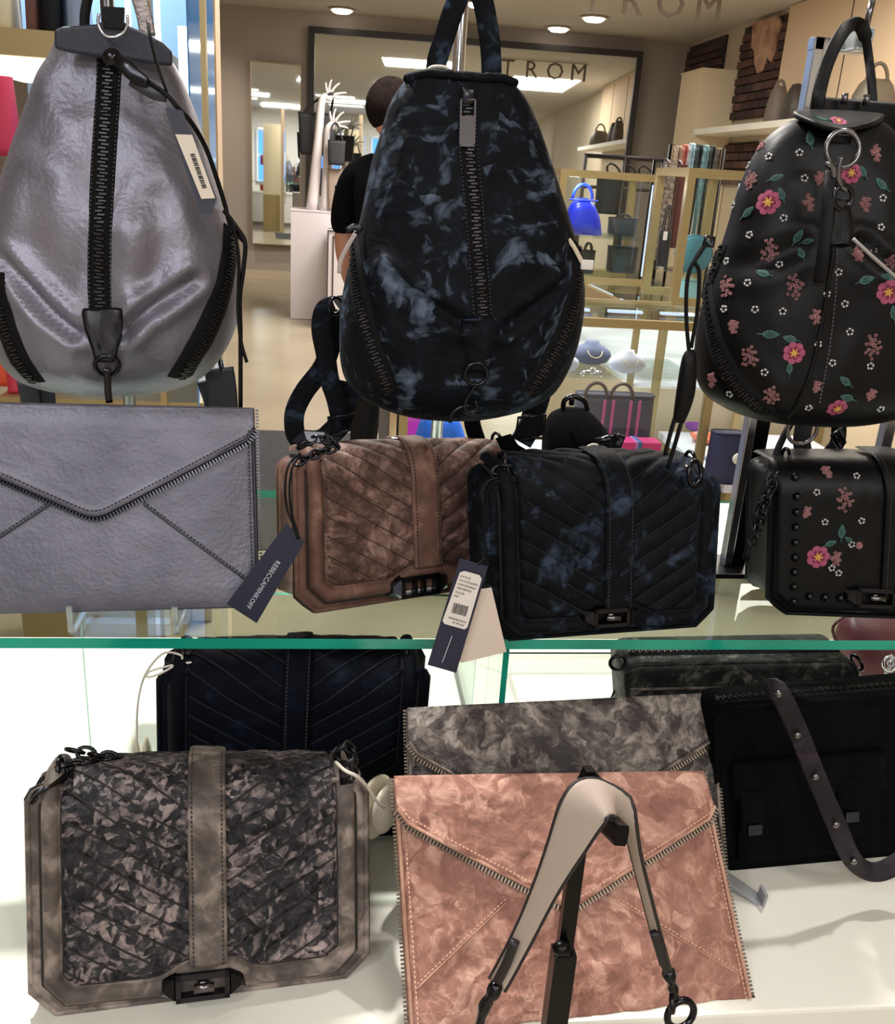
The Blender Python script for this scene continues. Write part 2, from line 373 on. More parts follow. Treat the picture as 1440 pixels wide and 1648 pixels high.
# ------------------------------------------------------------------ room
struct('floor', (-5, -9, -.1), (4.6, 13.2, 0), floorm)
struct('ceiling', (-5, -9, CEIL), (4.6, 13.2, CEIL+.1), ceilm)
struct('wall_back', (-5, 13, 0), (4.6, 13.2, CEIL), wallm)
struct('wall_left', (-5.1, -9, 0), (-5, 13.2, CEIL), wallr)
struct('wall_right', (4.5, -9, 0), (4.6, 13.2, CEIL), wallr)
struct('wall_front', (-5, -9.1, 0), (4.6, -9, CEIL), mat('pale paint', (214, 210, 202), .8))
struct('baseboard_back', (-5, 12.97, 0), (4.5, 13, .12), mat('base paint', (196, 184, 164), .6))
struct('trim_1', (-.6, 3.5, 0), (.15, 5.3, .006), rugm)

def text(name, body, size, m, parent, origin, xd, yd, nrm, extrude=.0002, align='CENTER', spacing=1.0, **k):
    cu = bpy.data.curves.new('txt', 'FONT'); cu.body = body; cu.size = size; cu.extrude = extrude; cu.align_x = align; cu.align_y = 'CENTER'; cu.resolution_u = 2; cu.space_character = spacing
    t = bpy.data.objects.new('txt', cu); COL.objects.link(t); dg = bpy.context.evaluated_depsgraph_get()
    me = bpy.data.meshes.new_from_object(t.evaluated_get(dg)); vs = [v.co.copy() for v in me.vertices]; fs = [tuple(p.vertices) for p in me.polygons]
    bpy.data.objects.remove(t); bpy.data.curves.remove(cu); bpy.data.meshes.remove(me)
    xd = Vector(xd).normalized(); yd = Vector(yd).normalized(); nrm = Vector(nrm).normalized()
    return mk(name, [Vector(origin)+xd*v.x+yd*v.y+nrm*v.z for v in vs], fs, m, parent, smooth=False, **k)

# ------------------------------------------------------------------ display table and glass shelf
TZ, SZ = .82, 1.04
t = thing('display_table', 'white laminate display table carrying the lower row of velvet bags', 'table', (.3, .9, 0))
G().box((-1.3, .545, TZ-.045), (1.9, 1.20, TZ), .003).out('table_top', white, t, smooth=False)
G().box((-1.28, .57, .1), (1.88, 1.18, TZ-.045)).out('cabinet_body', mat('table side', (214, 208, 200), .6), t, smooth=False)
G().box((-1.25, .6, 0), (1.85, 1.15, .1)).out('plinth', mat('plinth grey', (120, 116, 112), .7), t, smooth=False)
t = thing('glass_shelf', 'thick clear glass shelf with green edge above the white table', 'shelf', (.3, .95, SZ-.01))
g = G(); g.cur = 0; g.box((-1.3, .778, SZ-.0105), (1.9, 1.2, SZ)); g.mi = [0, 0, 1, 1, 1, 1]
g.out('glass_plate', [clearg, edgeg], t, smooth=False)
def pane(x0, x1, y0, y1, z0, z1, e=edgel):
    g = G(); g.box((x0, y0, z0), (x1, y1, z1))
    thinx = (x1-x0) < (y1-y0)
    g.mi = [1, 1] + ([1, 1, 0, 0] if thinx else [0, 0, 1, 1])
    return g.out('support_pane', [paneg, e], t, smooth=False)
b = onY(147, 1200, .90).x
pane(b, .16, .895, .900, TZ, SZ-.0105)
b = onY(808, 1085, .80).x
pane(b-.003, b+.003, .79, 1.15, TZ, SZ-.0105, edgeg)
pane(b-.003, 1.2, 1.152, 1.157, TZ, SZ-.0105)

# ------------------------------------------------------------------ velvets and leathers
v_grey = velvet('crushed grey velvet', (12, 13, 18), (46, 44, 49), (172, 156, 153), 165, 20, .004, .7, pos=(.38, .50, .72), patchamt=.38, shard=.45, sheen=.2, streak=1.6, stretch=.42)
v_greyb = velvet('smooth taupe velvet', (66, 60, 57), (94, 86, 80), (158, 144, 136), 60, 38, .01, .1, pos=(.36, .5, .66), patchamt=.78, shard=.1, sheen=.4)
v_navy = velvet('navy velvet', (4, 6, 11), (8, 12, 20), (60, 76, 98), 70, 34, .006, .2, pos=(.45, .54, .74), patchamt=.6, shard=.3, sheen=.12, spec=.14, rough=.7)
v_navyd = velvet('deep navy velvet', (3, 5, 12), (6, 9, 21), (26, 38, 60), 70, 30, .006, .1, pos=(.44, .56, .78), patchamt=.6, shard=.2, sheen=.05, spec=.1, rough=.8)
v_brown = velvet('brown velvet', (62, 42, 37), (90, 65, 57), (156, 126, 116), 90, 44, .008, .25, pos=(.38, .50, .72), patchamt=.5, shard=.25, sheen=.25)
v_pink = velvet('crushed rose velvet', (130, 90, 79), (158, 112, 98), (210, 168, 150), 60, 18, .012, .8, pos=(.32, .50, .74), patchamt=.25, shard=.4, sheen=.15, ridge=.09, streak=2, stretch=.35)
v_env = velvet('crushed silver grey velvet', (56, 50, 50), (98, 90, 86), (170, 162, 152), 90, 32, .010, .5, pos=(.40, .50, .66), patchamt=.5, shard=.35, sheen=.2)
v_black = velvet('black velvet', (3, 3, 5), (5, 5, 7), (12, 12, 15), 40, 12, .01, .1, patchamt=.6, shard=.1, sheen=.02, spec=.08, rough=.9)
v_olive = velvet('dark olive grey velvet', (16, 18, 18), (38, 40, 38), (118, 114, 106), 90, 40, .01, .4, pos=(.42, .54, .70), patchamt=.5, shard=.3, sheen=.1)
silverl = mat('pewter metallic leather', (98, 97, 110), .42, .5, bump=.4, bscale=260, rgb2=(118, 117, 130), nscale=12, bdist=.0015)
floral = mat('black printed leather', (4, 4, 6), .45, spec=.22, bump=.1, bscale=300)
brassd = mat('antique nickel', (96, 86, 76), .3, .9)

def chain(g, pts, r=.0045, th=.0013, pitch=None):
    pts = [Vector(p) for p in pts]; idx = resample(pts, pitch or r*1.45)
    for q, x in enumerate(idx):
        p = interp(pts, x); tdir = (interp(pts, min(x+.2, len(pts)-1.001))-interp(pts, max(0, x-.2))).normalized()
        o = tdir.orthogonal().normalized(); o2 = tdir.cross(o)
        g.torus(p, o if q % 2 else o2, r, th, 12, 5, 1.25, .8, xdir=tdir)

def crossbody(name, label, quad, zb, lean, mv, mb, grp='quilted crossbody bags', dpt=.065, chev=.6, pitch=.019, amp=.0016, crush=.0008, clasp='turn', lock_px=None,
              studs=False, quilt=True, panel=None, nx=150, band_x=0.0, bandw=.019, csc=55, frame=True, hard=(True, True)):
    CLAMP[0] = zb+.0004
    pl = Plane(quad, zb, lean); W, H = pl.W, pl.H; P = pl.P
    t = thing(name, label, 'handbag', pl.O, grp); hw = W/2; r = .03
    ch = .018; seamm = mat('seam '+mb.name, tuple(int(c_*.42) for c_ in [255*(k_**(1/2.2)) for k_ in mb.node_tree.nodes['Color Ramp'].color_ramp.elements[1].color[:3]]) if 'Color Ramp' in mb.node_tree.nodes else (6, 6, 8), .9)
    # body: rounded box with clipped lower corners
    def outline(e, top=0.0):
        a = hw-e; b = e; c = H-.005-e-top
        pts = [(-a+ch, b), (a-ch, b), (a, b+ch), (a, c-.010), (a-.004, c-.003), (a-.010, c), (-a+.010, c), (-a+.004, c-.003), (-a, c-.010), (-a, b+ch)]
        out = []
        for i, p in enumerate(pts):
            q = pts[(i+1) % len(pts)]; k = max(1, int(math.dist(p, q)/.012))
            for j in range(k): out.append((p[0]+(q[0]-p[0])*j/k, p[1]+(q[1]-p[1])*j/k))
        return out
    rings = [(.02, .004), (.006, .0065), (.0015, .004), (0, 0), (.002, -.006), (.004, -dpt*.5), (.002, -dpt+.007), (0, -dpt+.003), (.004, -dpt-.001), (.02, -dpt-.003)]
    base = outline(0); n = len(base); v = []; f = []
    for e, w_ in rings:
        sc = [(x*(hw-e)/hw, H/2+(z-H/2)*(H/2-e)/(H/2)) for x, z in base]
        v += [P(x, z, w_) for x, z in sc]
    for i in range(len(rings)-1):
        for k in range(n): f.append((i*n+k, i*n+(k+1) % n, (i+1)*n+(k+1) % n, (i+1)*n+k))
    f += [tuple(range(n))[::-1], tuple((len(rings)-1)*n+k for k in range(n))]
    mk('body', v, f, mb, t)
    g = G(); g.tube([P(x, z, .004) for x, z in outline(.0015)], .0026, 6, True); g.tube([P(x, z, -dpt) for x, z in outline(.001)], .0026, 6, True)
    g.out('piping', mb, t, kind='stuff')
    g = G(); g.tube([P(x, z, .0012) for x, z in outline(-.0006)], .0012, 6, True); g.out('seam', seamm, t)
    # flap: front face, rolls over the top
    fw = hw-.012 if frame else hw-.004; z0 = .010; arc = r*math.pi/2; Lf = H-r-z0; Lt = Lf+arc+dpt*.55
    def prof(s):
        if s < Lf: return z0+s, .011, 0
        if s < Lf+arc: a = (s-Lf)/r; return H-r+r*math.sin(a), .011-r+r*math.cos(a), a
        return H, .011-r-(s-Lf-arc), math.pi/2
    def halfw(s): return fw-max(0, ch*.9-s)
    def edge_d(x, s):
        x = abs(x); return min(fw-x, s, ((fw-x)+(s)-ch*.9)/1.414)
    bumpz = lambda x: .012*math.exp(-((x-band_x)/.03)**4)
    def ht(x, s, wp):
        e = edge_d(x, s-bumpz(x)*min(1, max(0, (s)/.01)))
        h = 0
        if frame:
            for c, hh in ((.0068, .0068),):
                d = abs(e-c)/hh
                if d < 1: h += .0058*math.sqrt(1-d*d)
            ins = min(1, max(0, (e-.0145)/.004))
        else: ins = min(1, max(0, e/.004)); h += .002
        if ins > 0:
            h += .0022*ins
            if quilt:
                q = (s-chev*abs(x-band_x))/pitch*1.0; h += ins*amp*(abs(math.sin(math.pi*q))**.55)
        h += crush*noise.fractal(Vector(wp)*csc, 1, 2, 3)*(1 if e > .014 else .4)
        return h+.004*(1-(x/hw)**2)
    def sample(x, s, off=0):
        z, w_, a = prof(s); p0 = (x, z, w_); h = ht(x, s, P(x, z, w_))+off
        return P(x, z+h*math.sin(a)*.6, w_+h*math.cos(a))+ (Vector((0, 0, 1))*h*math.sin(a)*.5)
    ns = int(nx*Lt/W)
    def fn(i, j): s = Lt*j; return sample((i*2-1)*halfw(s), s)
    fl = sheet('flap', fn, nx, ns, .005, pl.N, mv, t)
    if frame:
        fl.data.materials.append(mb); q_ = []
        for j in range(ns):
            s_ = Lt*(j+.5)/ns
            for i in range(nx):
                x_ = ((i+.5)/nx*2-1)*halfw(s_); q_.append(1 if edge_d(x_, s_-bumpz(x_)) < .0145 else 0)
        q_ += [0]*(len(fl.data.polygons)-len(q_)); fl.data.polygons.foreach_set('material_index', q_)
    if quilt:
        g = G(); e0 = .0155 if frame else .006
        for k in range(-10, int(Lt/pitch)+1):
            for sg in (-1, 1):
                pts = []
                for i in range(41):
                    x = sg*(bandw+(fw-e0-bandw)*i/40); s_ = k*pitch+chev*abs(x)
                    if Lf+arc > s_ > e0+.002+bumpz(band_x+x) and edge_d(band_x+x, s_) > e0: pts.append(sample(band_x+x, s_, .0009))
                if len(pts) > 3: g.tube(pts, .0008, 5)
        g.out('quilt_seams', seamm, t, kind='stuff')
    # raised border mesh in plain velvet over the rim of the flap
    g = G()
    def edge_path(e, smax, off):
        pts = []; a = fw-e
        S_ = [smax-(smax-(ch*.9+e*.4))*k/30 for k in range(31)]
        for s in S_: pts.append((-a, s))
        pts.append((-a+ch*.9-e*.2, e)); xs = [(-a+ch)+(2*(a-ch))*k/40 for k in range(41)]
        for x in xs: pts.append((x, e+bumpz(x)))
        pts.append((a-ch*.9+e*.2, e))
        for s in S_[::-1]: pts.append((a, s))
        return [sample(x, s, off) for x, s in pts]
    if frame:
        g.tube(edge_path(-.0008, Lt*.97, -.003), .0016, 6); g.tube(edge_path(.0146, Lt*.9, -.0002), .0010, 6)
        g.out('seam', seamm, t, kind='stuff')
    # centre band
    bt = Lt*.98; b0 = .022
    def fb(i, j):
        s = b0+(bt-b0)*j; x = band_x+(i*2-1)*bandw; return sample(x, s, 0.0028-ht(x, s, (0, 0, 0))+.0046+.0012*(1-abs(2*i-1)**6)+.004*(1-(x/hw)**2))
    if bandw: 
        bd = sheet('centre_band', fb, 16, 60, .003, pl.N, mb, t)
        for e in (-.78, .78):
            pp = [fb(.5+e/2, k/50) for k in range(51)]; stitches('stitching', pp, [pl.N]*51, stitch_d if mb is not v_brown else mat('tan thread', (196, 150, 120), .6), t, off=.001)
    # clasp
    cx, cz = (pl.nom(*lock_px) if lock_px else (band_x, .016)); k = W/.27; wz = .017
    def C(dx, dz, dw=0): return P(cx+dx*k, cz+dz*k, wz+dw)
    g = G()
    for sg in (-1, 1):   # faceted end blocks
        g.add([C(sg*.034, -.007), C(sg*.034, .006), C(sg*.020, .013), C(sg*.020, -.012), C(sg*.030, -.003, .006), C(sg*.030, .003, .006), C(sg*.022, .009, .009), C(sg*.022, -.008, .009),
               C(sg*.020, .013, -.01), C(sg*.020, -.012, -.01), C(sg*.034, .006, -.01), C(sg*.034, -.007, -.01)],
              [(0, 1, 5, 4), (1, 2, 6, 5), (2, 3, 7, 6), (3, 0, 4, 7), (4, 5, 6, 7), (1, 10, 8, 2), (0, 3, 9, 11), (0, 11, 10, 1)])
    def bar(x0, z0_, x1, z1, w0, w1):
        g.add([C(x, z, w_) for w_ in (w0, w1) for z in (z0_, z1) for x in (x0, x1)], [(0, 2, 3, 1), (4, 5, 7, 6), (0, 1, 5, 4), (2, 6, 7, 3), (0, 4, 6, 2), (1, 3, 7, 5)])
    bar(-.021, .006, .021, .011, -.006, .008); bar(-.021, -.011, .021, -.007, -.006, .008)
    bar(-.021, -.011, -.017, .011, -.006, .008); bar(.017, -.011, .021, .011, -.006, .008)
    if clasp == 'open':
        for x in (-.006, .004): bar(x, -.008, x+.003, .008, -.004, .006)
    cl = g.out('clasp', gun, t, smooth=False)
    g = G(); bar(-.018, -.008, .018, .008, -.007, -.004); g.out('clasp_plate', mat('white lining', (215, 215, 215), .5) if clasp == 'open' else blackm, cl, smooth=False)
    if clasp == 'turn':
        g = G(); g.lathe(C(0, 0, -.004), [(.0045, 0), (.0045, .008), (.004, .010), (.001, .0105)], 14, pl.N); bar(-.007, -.0035, .009, .0025, .006, .010); g.out('turn_lock', steel, cl)
    if studs:
        for sgn in (-1, 1):
            for i in range(9):
                s = H*.86-(H*.80)*i/8; x = sgn*(fw-.018); p = sample(x, s, .001); G().ell(p, .0042, .0042, .0042, 10, 6).out('stud', gun, t)
        for i in range(1, 8):
            x = -fw+.018+i*(.016)
            if x < band_x-.045: G().ell(sample(x, .016, .001), .0042, .0042, .0042, 10, 6).out('stud', gun, t)
    # strap hardware on the two top ends
    for sg, on in zip((-1, 1), hard):
        if not on: continue
        g = G(); a = P(sg*(hw-.022), H-.006, -.018)
        g.torus(a+Vector((0, 0, .010)), pl.U, .010, .0019, 18, 6); g.lathe(a+Vector((0, 0, -.004)), [(.006, 0), (.006, .006), (.003, .008)], 10)
        g.out('strap_ring', gun, t)
    CLAMP[0] = None
    return t, pl, fl, sample

# ---- front left grey velvet bag
gb, gpl, gfl, gs = crossbody('crossbody_bag', 'grey crushed velvet quilted crossbody bag at front left of the white table', [(50, 1634), (592, 1564), (590, 1240), (42, 1254)], TZ, 20, v_grey, v_greyb,
    lock_px=(328, 1564), crush=.0008, csc=60, amp=.0012, nx=190, dpt=.045, band_x=.003, bandw=.0145)
# chain bunched at its left end and at its right end
g = G(); chain(g, [gpl.P(x, z, w_) for x, z, w_ in ((-gpl.W/2+.008, gpl.H-.012, .0), (-gpl.W/2+.02, gpl.H+.004, -.012), (-gpl.W/2+.045, gpl.H+.006, -.02), (-gpl.W/2+.062, gpl.H+.006, -.03), (-gpl.W/2+.03, gpl.H+.012, -.035))], .006, .0017)
g.add([gpl.P(-gpl.W/2+x, gpl.H+z, w_) for x, z, w_ in ((.003, -.012, .012), (.03, .0, .006), (.034, .006, -.02), (.006, -.004, -.02), (.008, -.008, .018), (.034, .006, .008))], [(0, 1, 5, 4), (0, 3, 2, 1), (4, 5, 2, 3), (0, 4, 3), (1, 2, 5)])
g.out('chain_strap', gun, gb, kind='stuff')
g = G(); a = gpl.P(gpl.W/2-.016, gpl.H, -.01)
g.ribbon(px3([(553, 1262), (551, 1235), (566, 1222), (571, 1245)], .63), .006, .002); chain(g, px3([(566, 1250), (570, 1225), (560, 1200), (540, 1215), (555, 1235)], .64, 12), .0045, .0014)
g.out('chain_strap', gun, gb, kind='stuff')
g = G(); g.tube(px3([(540, 1226, .635), (555, 1240, .62), (575, 1250, .62), (592, 1268, .64), (606, 1290, .66), (618, 1300, .68)], .64, 24), .0014, 6)
g.out('lanyard', mat('white cord', (214, 208, 196), .6), gb)

# ---- deep navy bag behind it
nb, npl, nfl, ns_ = crossbody('crossbody_bag', 'dark navy velvet crossbody bag standing under the glass shelf', [(258, 1350), (668, 1338), (692, 1066), (254, 1070)], TZ, 3, v_navyd, v_navyd,
    lock_px=(470, 1325), crush=.0006, dpt=.045, band_x=.002, bandw=.0125, nx=110, amp=.001)
g = G(); g.ribbon(px3([(300, 1064), (285, 1058), (298, 1050), (312, 1058)], .80), .005, .002); chain(g, px3([(270, 1072), (282, 1062), (296, 1058), (306, 1066)], .80, 8), .004, .0013); g.out('chain_strap', gun, nb, kind='stuff')
g = G(); g.tube(px3([(222, 1232, .80), (220, 1190, .80), (222, 1130, .80), (234, 1085, .80), (262, 1052, .79), (290, 1054, .79), (290, 1064, .79), (262, 1082, .78), (238, 1090, .78), (242, 1080, .79), (290, 1068, .79), (325, 1066, .79)], .8, 60), .0011, 6)
g.out('lanyard', mat('white cord', (214, 208, 196), .6), nb)
sv = onZ(228, 1262, TZ)
t = thing('security_tag', 'small ivory security tag with a wire loop left of the dark navy bag', 'tag', (sv.x, .83, TZ))
ivory = mat('ivory plastic', (206, 198, 176), .4)
g = G(); p = onY(220, 1240, .83); q = onY(238, 1240, .83)
for c in (p, q): g.ell((c.x, .83, .86), .006, .01, .042, 12, 8)
g.box((p.x-.004, .822, TZ), (q.x+.004, .84, TZ+.03), .003); g.out('housing', ivory, t)
c = onY(612, 1300, .70)
t = thing('security_tag', 'round ivory security disc hanging off the right end of the grey velvet bag', 'tag', c)
ax = Vector((.75, -.55, .15)); g = G(); g.lathe(c-ax.normalized()*.010, [(.004, -.002), (.02, 0), (.027, .003), (.029, .006), (.026, .009), (.012, .011), (.003, .012)], 28, ax); g.out('disc', ivory, t)
G().lathe(c+ax.normalized()*.003, [(.006, 0), (.02, .001), (.022, .003), (.018, .006), (.004, .0075)], 24, ax).out('cap', mat('cream plastic', (222, 214, 196), .4), t)

# ---- envelope clutches
def envelope(name, label, quad, zb, lean, mv, tip, sides, mb, mteeth, seams, thread, grain=.0008, gsc=30, thick=.012, teeth_sides=(1, 1), grp='envelope clutches', tm=None, settle=True):
    CLAMP[0] = zb+.0004 if settle else None
    pl = Plane(quad, zb, lean); W, H = pl.W, pl.H; P = pl.P; hw = W/2
    t = thing(name, label, 'clutch bag', pl.O, grp)
    def pil(i, j): return .004*(1-abs(2*i-1)**8)*(1-abs(2*j-1)**10)
    def fn(i, j): p = P((i-.5)*W, j*H, 0); return P((i-.5)*W, j*H, pil(i, j)+grain*noise.fractal(p*gsc, 1, 2, 3))
    sheet('body', fn, 120, 90, thick, pl.N, mv, t)
    tx, tz = pl.nom(*tip); zl = pl.nom(*sides[0])[1]; zr = pl.nom(*sides[1])[1]; xl = pl.nom(*sides[2])[0] if len(sides) > 2 else -hw; xr = hw
    def te(x):   # lower edge of the flap
        c = .006
        if x < tx: a = (x+hw)/(tx+hw); e = zl+(tz-zl)*a
        else: a = (hw-x)/(hw-tx); e = zr+(tz-zr)*a
        d = min(x+hw, hw-x)
        if d < .008: e += (.008-d)*.9
        dt = abs(x-tx)
        if dt < .012: e += (.012-dt)**2*18
        return e
    def ff(i, j):
        x = (i-.5)*W; e = te(x); z = e+(H-e)*j; p = P(x, z, 0); e0 = max(0, 1-(z-e)/.006)
        roll = .004*max(0, (z-(H-.02))/.02)**2
        return P(x, z+.0015*(j > .999), .0075+pil(i, .5)+grain*1.2*noise.fractal(p*gsc+Vector((3, 1, 7)), 1, 2, 3)+.0008*math.exp(-((z-e-.004)/.003)**2)-roll)
    fl = sheet('flap', ff, 130, 60, .004, pl.N, mv, t)
    xs = [-hw+W*k/140 for k in range(141)]
    pth = [P(x, te(x)-.0015, .0095) for x in xs]; g = G(); g.tube([P(x, te(x)+.0005, .0105) for x in xs], .0016, 6); g.out('piping', mb, t)
    teeth('zip_teeth', pth, [pl.N]*141, mteeth, t, .0030, .0042, .0016, .0022, side=1, off=0)
    g = G(); g.ribbon([P(x, te(x)-.001, .0075) for x in xs], .006, .0012, pl.N); g.out('zip_tape', tm or tapem, t)
    st = [P(x, te(x)+.005, .0115+pil(x/W+.5, .5)+.0008) for x in xs if abs(x) < hw-.004]; stitches('stitching', st, [pl.N]*len(st), thread, t, off=.0012)
    for sg, on in zip((-1, 1), teeth_sides):
        if not on: continue
        zz = [H*.995*k/60 for k in range(61)]
        pp = [P(sg*(hw+.001), z, -.001) for z in zz]
        teeth('zip_teeth', pp, [pl.N]*61, mteeth, t, .0030, .0028, .0016, .0024, side=sg, off=0)
        g = G(); g.tube([P(sg*(hw-.0015), z, .002) for z in zz], .0018, 6); g.out('piping', mb, t)
        sp = [P(sg*(hw-.006), z, .0045) for z in zz if z < (zl if sg < 0 else zr)]; stitches('stitching', sp, [pl.N]*len(sp), thread, t, off=.001)
    for a, b in seams:
        (x0, z0), (x1, z1) = pl.nom(*a), pl.nom(*b)
        for o in (0, .0028):
            sp = [P(x0+(x1-x0)*k/50, z0+(z1-z0)*k/50+o, 0)+pl.N*(pil((x0+(x1-x0)*k/50)/W+.5, max(0, (z0+(z1-z0)*k/50)/H))+.001) for k in range(51)]
            if o: stitches('stitching', sp, [pl.N]*51, thread, t, off=.0012)
            else: G().tube(sp, .0009, 5).out('seam', mb, t)
    CLAMP[0] = None
    return t, pl, fl
env_p, pp_, _ = envelope('envelope_clutch', 'rose pink crushed velvet envelope clutch at the front edge of the table', [(660, 1668), (1208, 1606), (1130, 1244), (634, 1252)], TZ, 40, v_pink,
    (912, 1462), [(640, 1318), (1140, 1312)], velvet('plain rose velvet', (156, 116, 98), (180, 138, 118), (206, 166, 148), 60, 26, .01, .1, patchamt=.7), brassd,
    [((812, 1452), (668, 1592)), ((975, 1440), (1195, 1572))], mat('rose thread', (212, 168, 148), .6), .0022, 42, tm=mat('brown tape', (92, 74, 66), .8))
env_g, pg_, _ = envelope('envelope_clutch', 'silver grey crushed velvet envelope clutch leaning behind the rose pink one', [(664, 1520), (1172, 1478), (1144, 1118), (655, 1142)], TZ, 35, v_env,
    (900, 1345), [(655, 1208), (1146, 1186)], v_greyb, brassd, [], stitch_d, .0028, 22, tm=mat('brown tape', (92, 74, 66), .8))

# ---- clear easel foot peeping out right of the pink clutch
t = thing('acrylic_easel', 'small clear acrylic easel foot on the table right of the rose clutch', 'stand', onZ(1190, 1430, TZ))
a, b = onZ(1162, 1408, TZ+.012), onZ(1224, 1450, TZ+.002); acr = mat('grey acrylic', (150, 152, 156), .1, spec=.8)
g = G(); g.ribbon([a, (a+b)/2, b], .014, .003, Vector((0, 0, 1))); g.ribbon([b, b+Vector((0, -.002, .014))], .014, .003, Vector((1, 0, .2))); g.out('foot', acr, t, smooth=False)
G().ribbon([a+Vector((-.02, .03, .05)), a+Vector((0, 0, 0))], .014, .003, Vector((0, -1, .4))).out('back_plate', acr, t, smooth=False)

# ---- grey camera bag at the rear right of the table
def zipbag(name, label, quad, zb, lean, m, dpt, grp=None, zipup=True):
    pl = Plane(quad, zb, lean); W, H = pl.W, pl.H; P = pl.P; hw = W/2; CLAMP[0] = zb+.0004; t = thing(name, label, 'handbag', pl.O, grp); rr = .018
    def outl(e):
        o = []
        for cx, cz, a0 in ((hw-rr, H-rr, 0), (-hw+rr, H-rr, 90), (-hw+rr, rr, 180), (hw-rr, rr, 270)):
            for k in range(7): a = R(a0+15*k); o.append((cx+(rr-e)*math.cos(a), cz+(rr-e)*math.sin(a)))
        return o
    v = []; f = []; rings = [(.016, .004), (.008, .006), (.002, .004), (0, 0), (0, -dpt), (.003, -dpt-.004), (.016, -dpt-.005)]
    for e, w_ in rings: v += [P(x, z, w_) for x, z in outl(e)]
    n = 28
    for i in range(len(rings)-1):
        for k in range(n): f.append((i*n+k, i*n+(k+1) % n, (i+1)*n+(k+1) % n, (i+1)*n+k))
    f += [tuple(range(n))[::-1], tuple((len(rings)-1)*n+k for k in range(n))]
    bo = mk('body', v, f, m, t)
    g = G(); g.tube([P(x, z, .003) for x, z in outl(.001)], .0024, 6, True); g.out('piping', m, t)
    if zipup:
        zz = [P(-hw+.012+(W-.024)*k/60, H, -dpt*.35) for k in range(61)]; up = pl.V
        G().ribbon(zz, .012, .002, up).out('zip_tape', tapem, t); teeth('zip_teeth', zz, [up]*61, steel, t, .0034, .006, .0019, .0025, off=.002)
    CLAMP[0] = None
    return t, pl, bo
cb, cpl, _ = zipbag('camera_bag', 'dark grey crushed velvet zip top camera bag at the back of the table', [(1015, 1278), (1375, 1274), (1378, 1058), (1003, 1066)], TZ, 0, v_olive, .055)
G().ribbon([cpl.P(-cpl.W/2+.004+(cpl.W-.008)*k/20, cpl.H-.030, .0062) for k in range(21)], .003, .001, cpl.N).out('panel_seam', v_greyb, cb)
G().torus(cpl.P(-cpl.W/2-.004, cpl.H-.006, -.01), cpl.N, .008, .002).out('strap_ring', gun, cb); G().torus(cpl.P(cpl.W/2+.006, cpl.H-.012, -.01), (1, .2, .4), .009, .002).out('strap_ring', gun, cb)
g = G(); chain(g, px3([(992, 1062), (998, 1080), (994, 1095), (1004, 1080)], .88, 8), .004, .0013); g.tube(px3([(996, 1095), (986, 1118), (978, 1140)], .88, 6), .0012, 5); g.out('chain_strap', gun, cb, kind='stuff')
g = G(); g.tube(px3([(1380, 1085), (1393, 1095), (1396, 1118)], .86, 10), .0012, 6); g.out('lanyard', mat('white cord', (214, 208, 196), .6), cb)

# ---- black velvet satchel lower right with studded strap
bb, bpl, bbody = zipbag('satchel', 'large black velvet zip satchel with studded strap at the right of the table', [(1150, 1398), (1660, 1352), (1650, 1098), (1148, 1140)], TZ, 4, v_black, .04)
g = G(); hw = bpl.W/2
def slab(pl, x0, z0, x1, z1, w0, w1, m, name, t, bev=.003):
    n = 6; xs = [x0+(x1-x0)*k/n for k in range(n+1)]
    def fn(i, j): return pl.P(x0+(x1-x0)*i, z0+(z1-z0)*j, w1-.002*(abs(2*i-1)**6+abs(2*j-1)**6))
    return sheet(name, fn, 12, 10, w1-w0, pl.N, m, t)
xa, za = bpl.nom(1180, 1250); xb, zb_ = bpl.nom(1375, 1240)
slab(bpl, xa, .012, xb+.02, za, .004, .012, v_black, 'front_pocket', bb)
slab(bpl, xa-.006, za-.02, xb+.026, za+.022, .004, .016, v_black, 'pocket_flap', bb)
for px_ in ((1197, 1285), (1350, 1265)):
    x, z = bpl.nom(*px_); slab(bpl, x-.012, z-.03, x+.012, z+.02, .012, .019, v_black, 'strap_tab', bb)
    G().add([bpl.P(x+a*.007, z-.022+b*.006, c) for c in (.018, .022) for b in (-1, 1) for a in (-1, 1)], [(0, 2, 3, 1), (4, 5, 7, 6), (0, 1, 5, 4), (2, 6, 7, 3), (0, 4, 6, 2), (1, 3, 7, 5)]).out('buckle', gun, bb, smooth=False)
sp = px3([(1232, 1112, .70), (1252, 1112, .675), (1285, 1180, .668), (1312, 1248, .66), (1345, 1325, .65), (1368, 1378, .65), (1392, 1400, .655), (1418, 1402, .655), (1450, 1385, .66), (1500, 1350, .66)], .66, 50)
st_ = G().ribbon(sp, .0175, .0035).out('strap', velvet('aubergine velvet', (16, 11, 17), (24, 17, 25), (50, 40, 52), 50, 16, .01, .2, sheen=.1), bb)
for x, y, Y in ((1253, 1117, .672), (1283, 1183, .664), (1312, 1250, .656), (1345, 1327, .645), (1374, 1386, .645)):
    p = onY(x, y, Y); G().ell(p, .0036, .0028, .0036, 12, 6).out('stud', steel, st_)

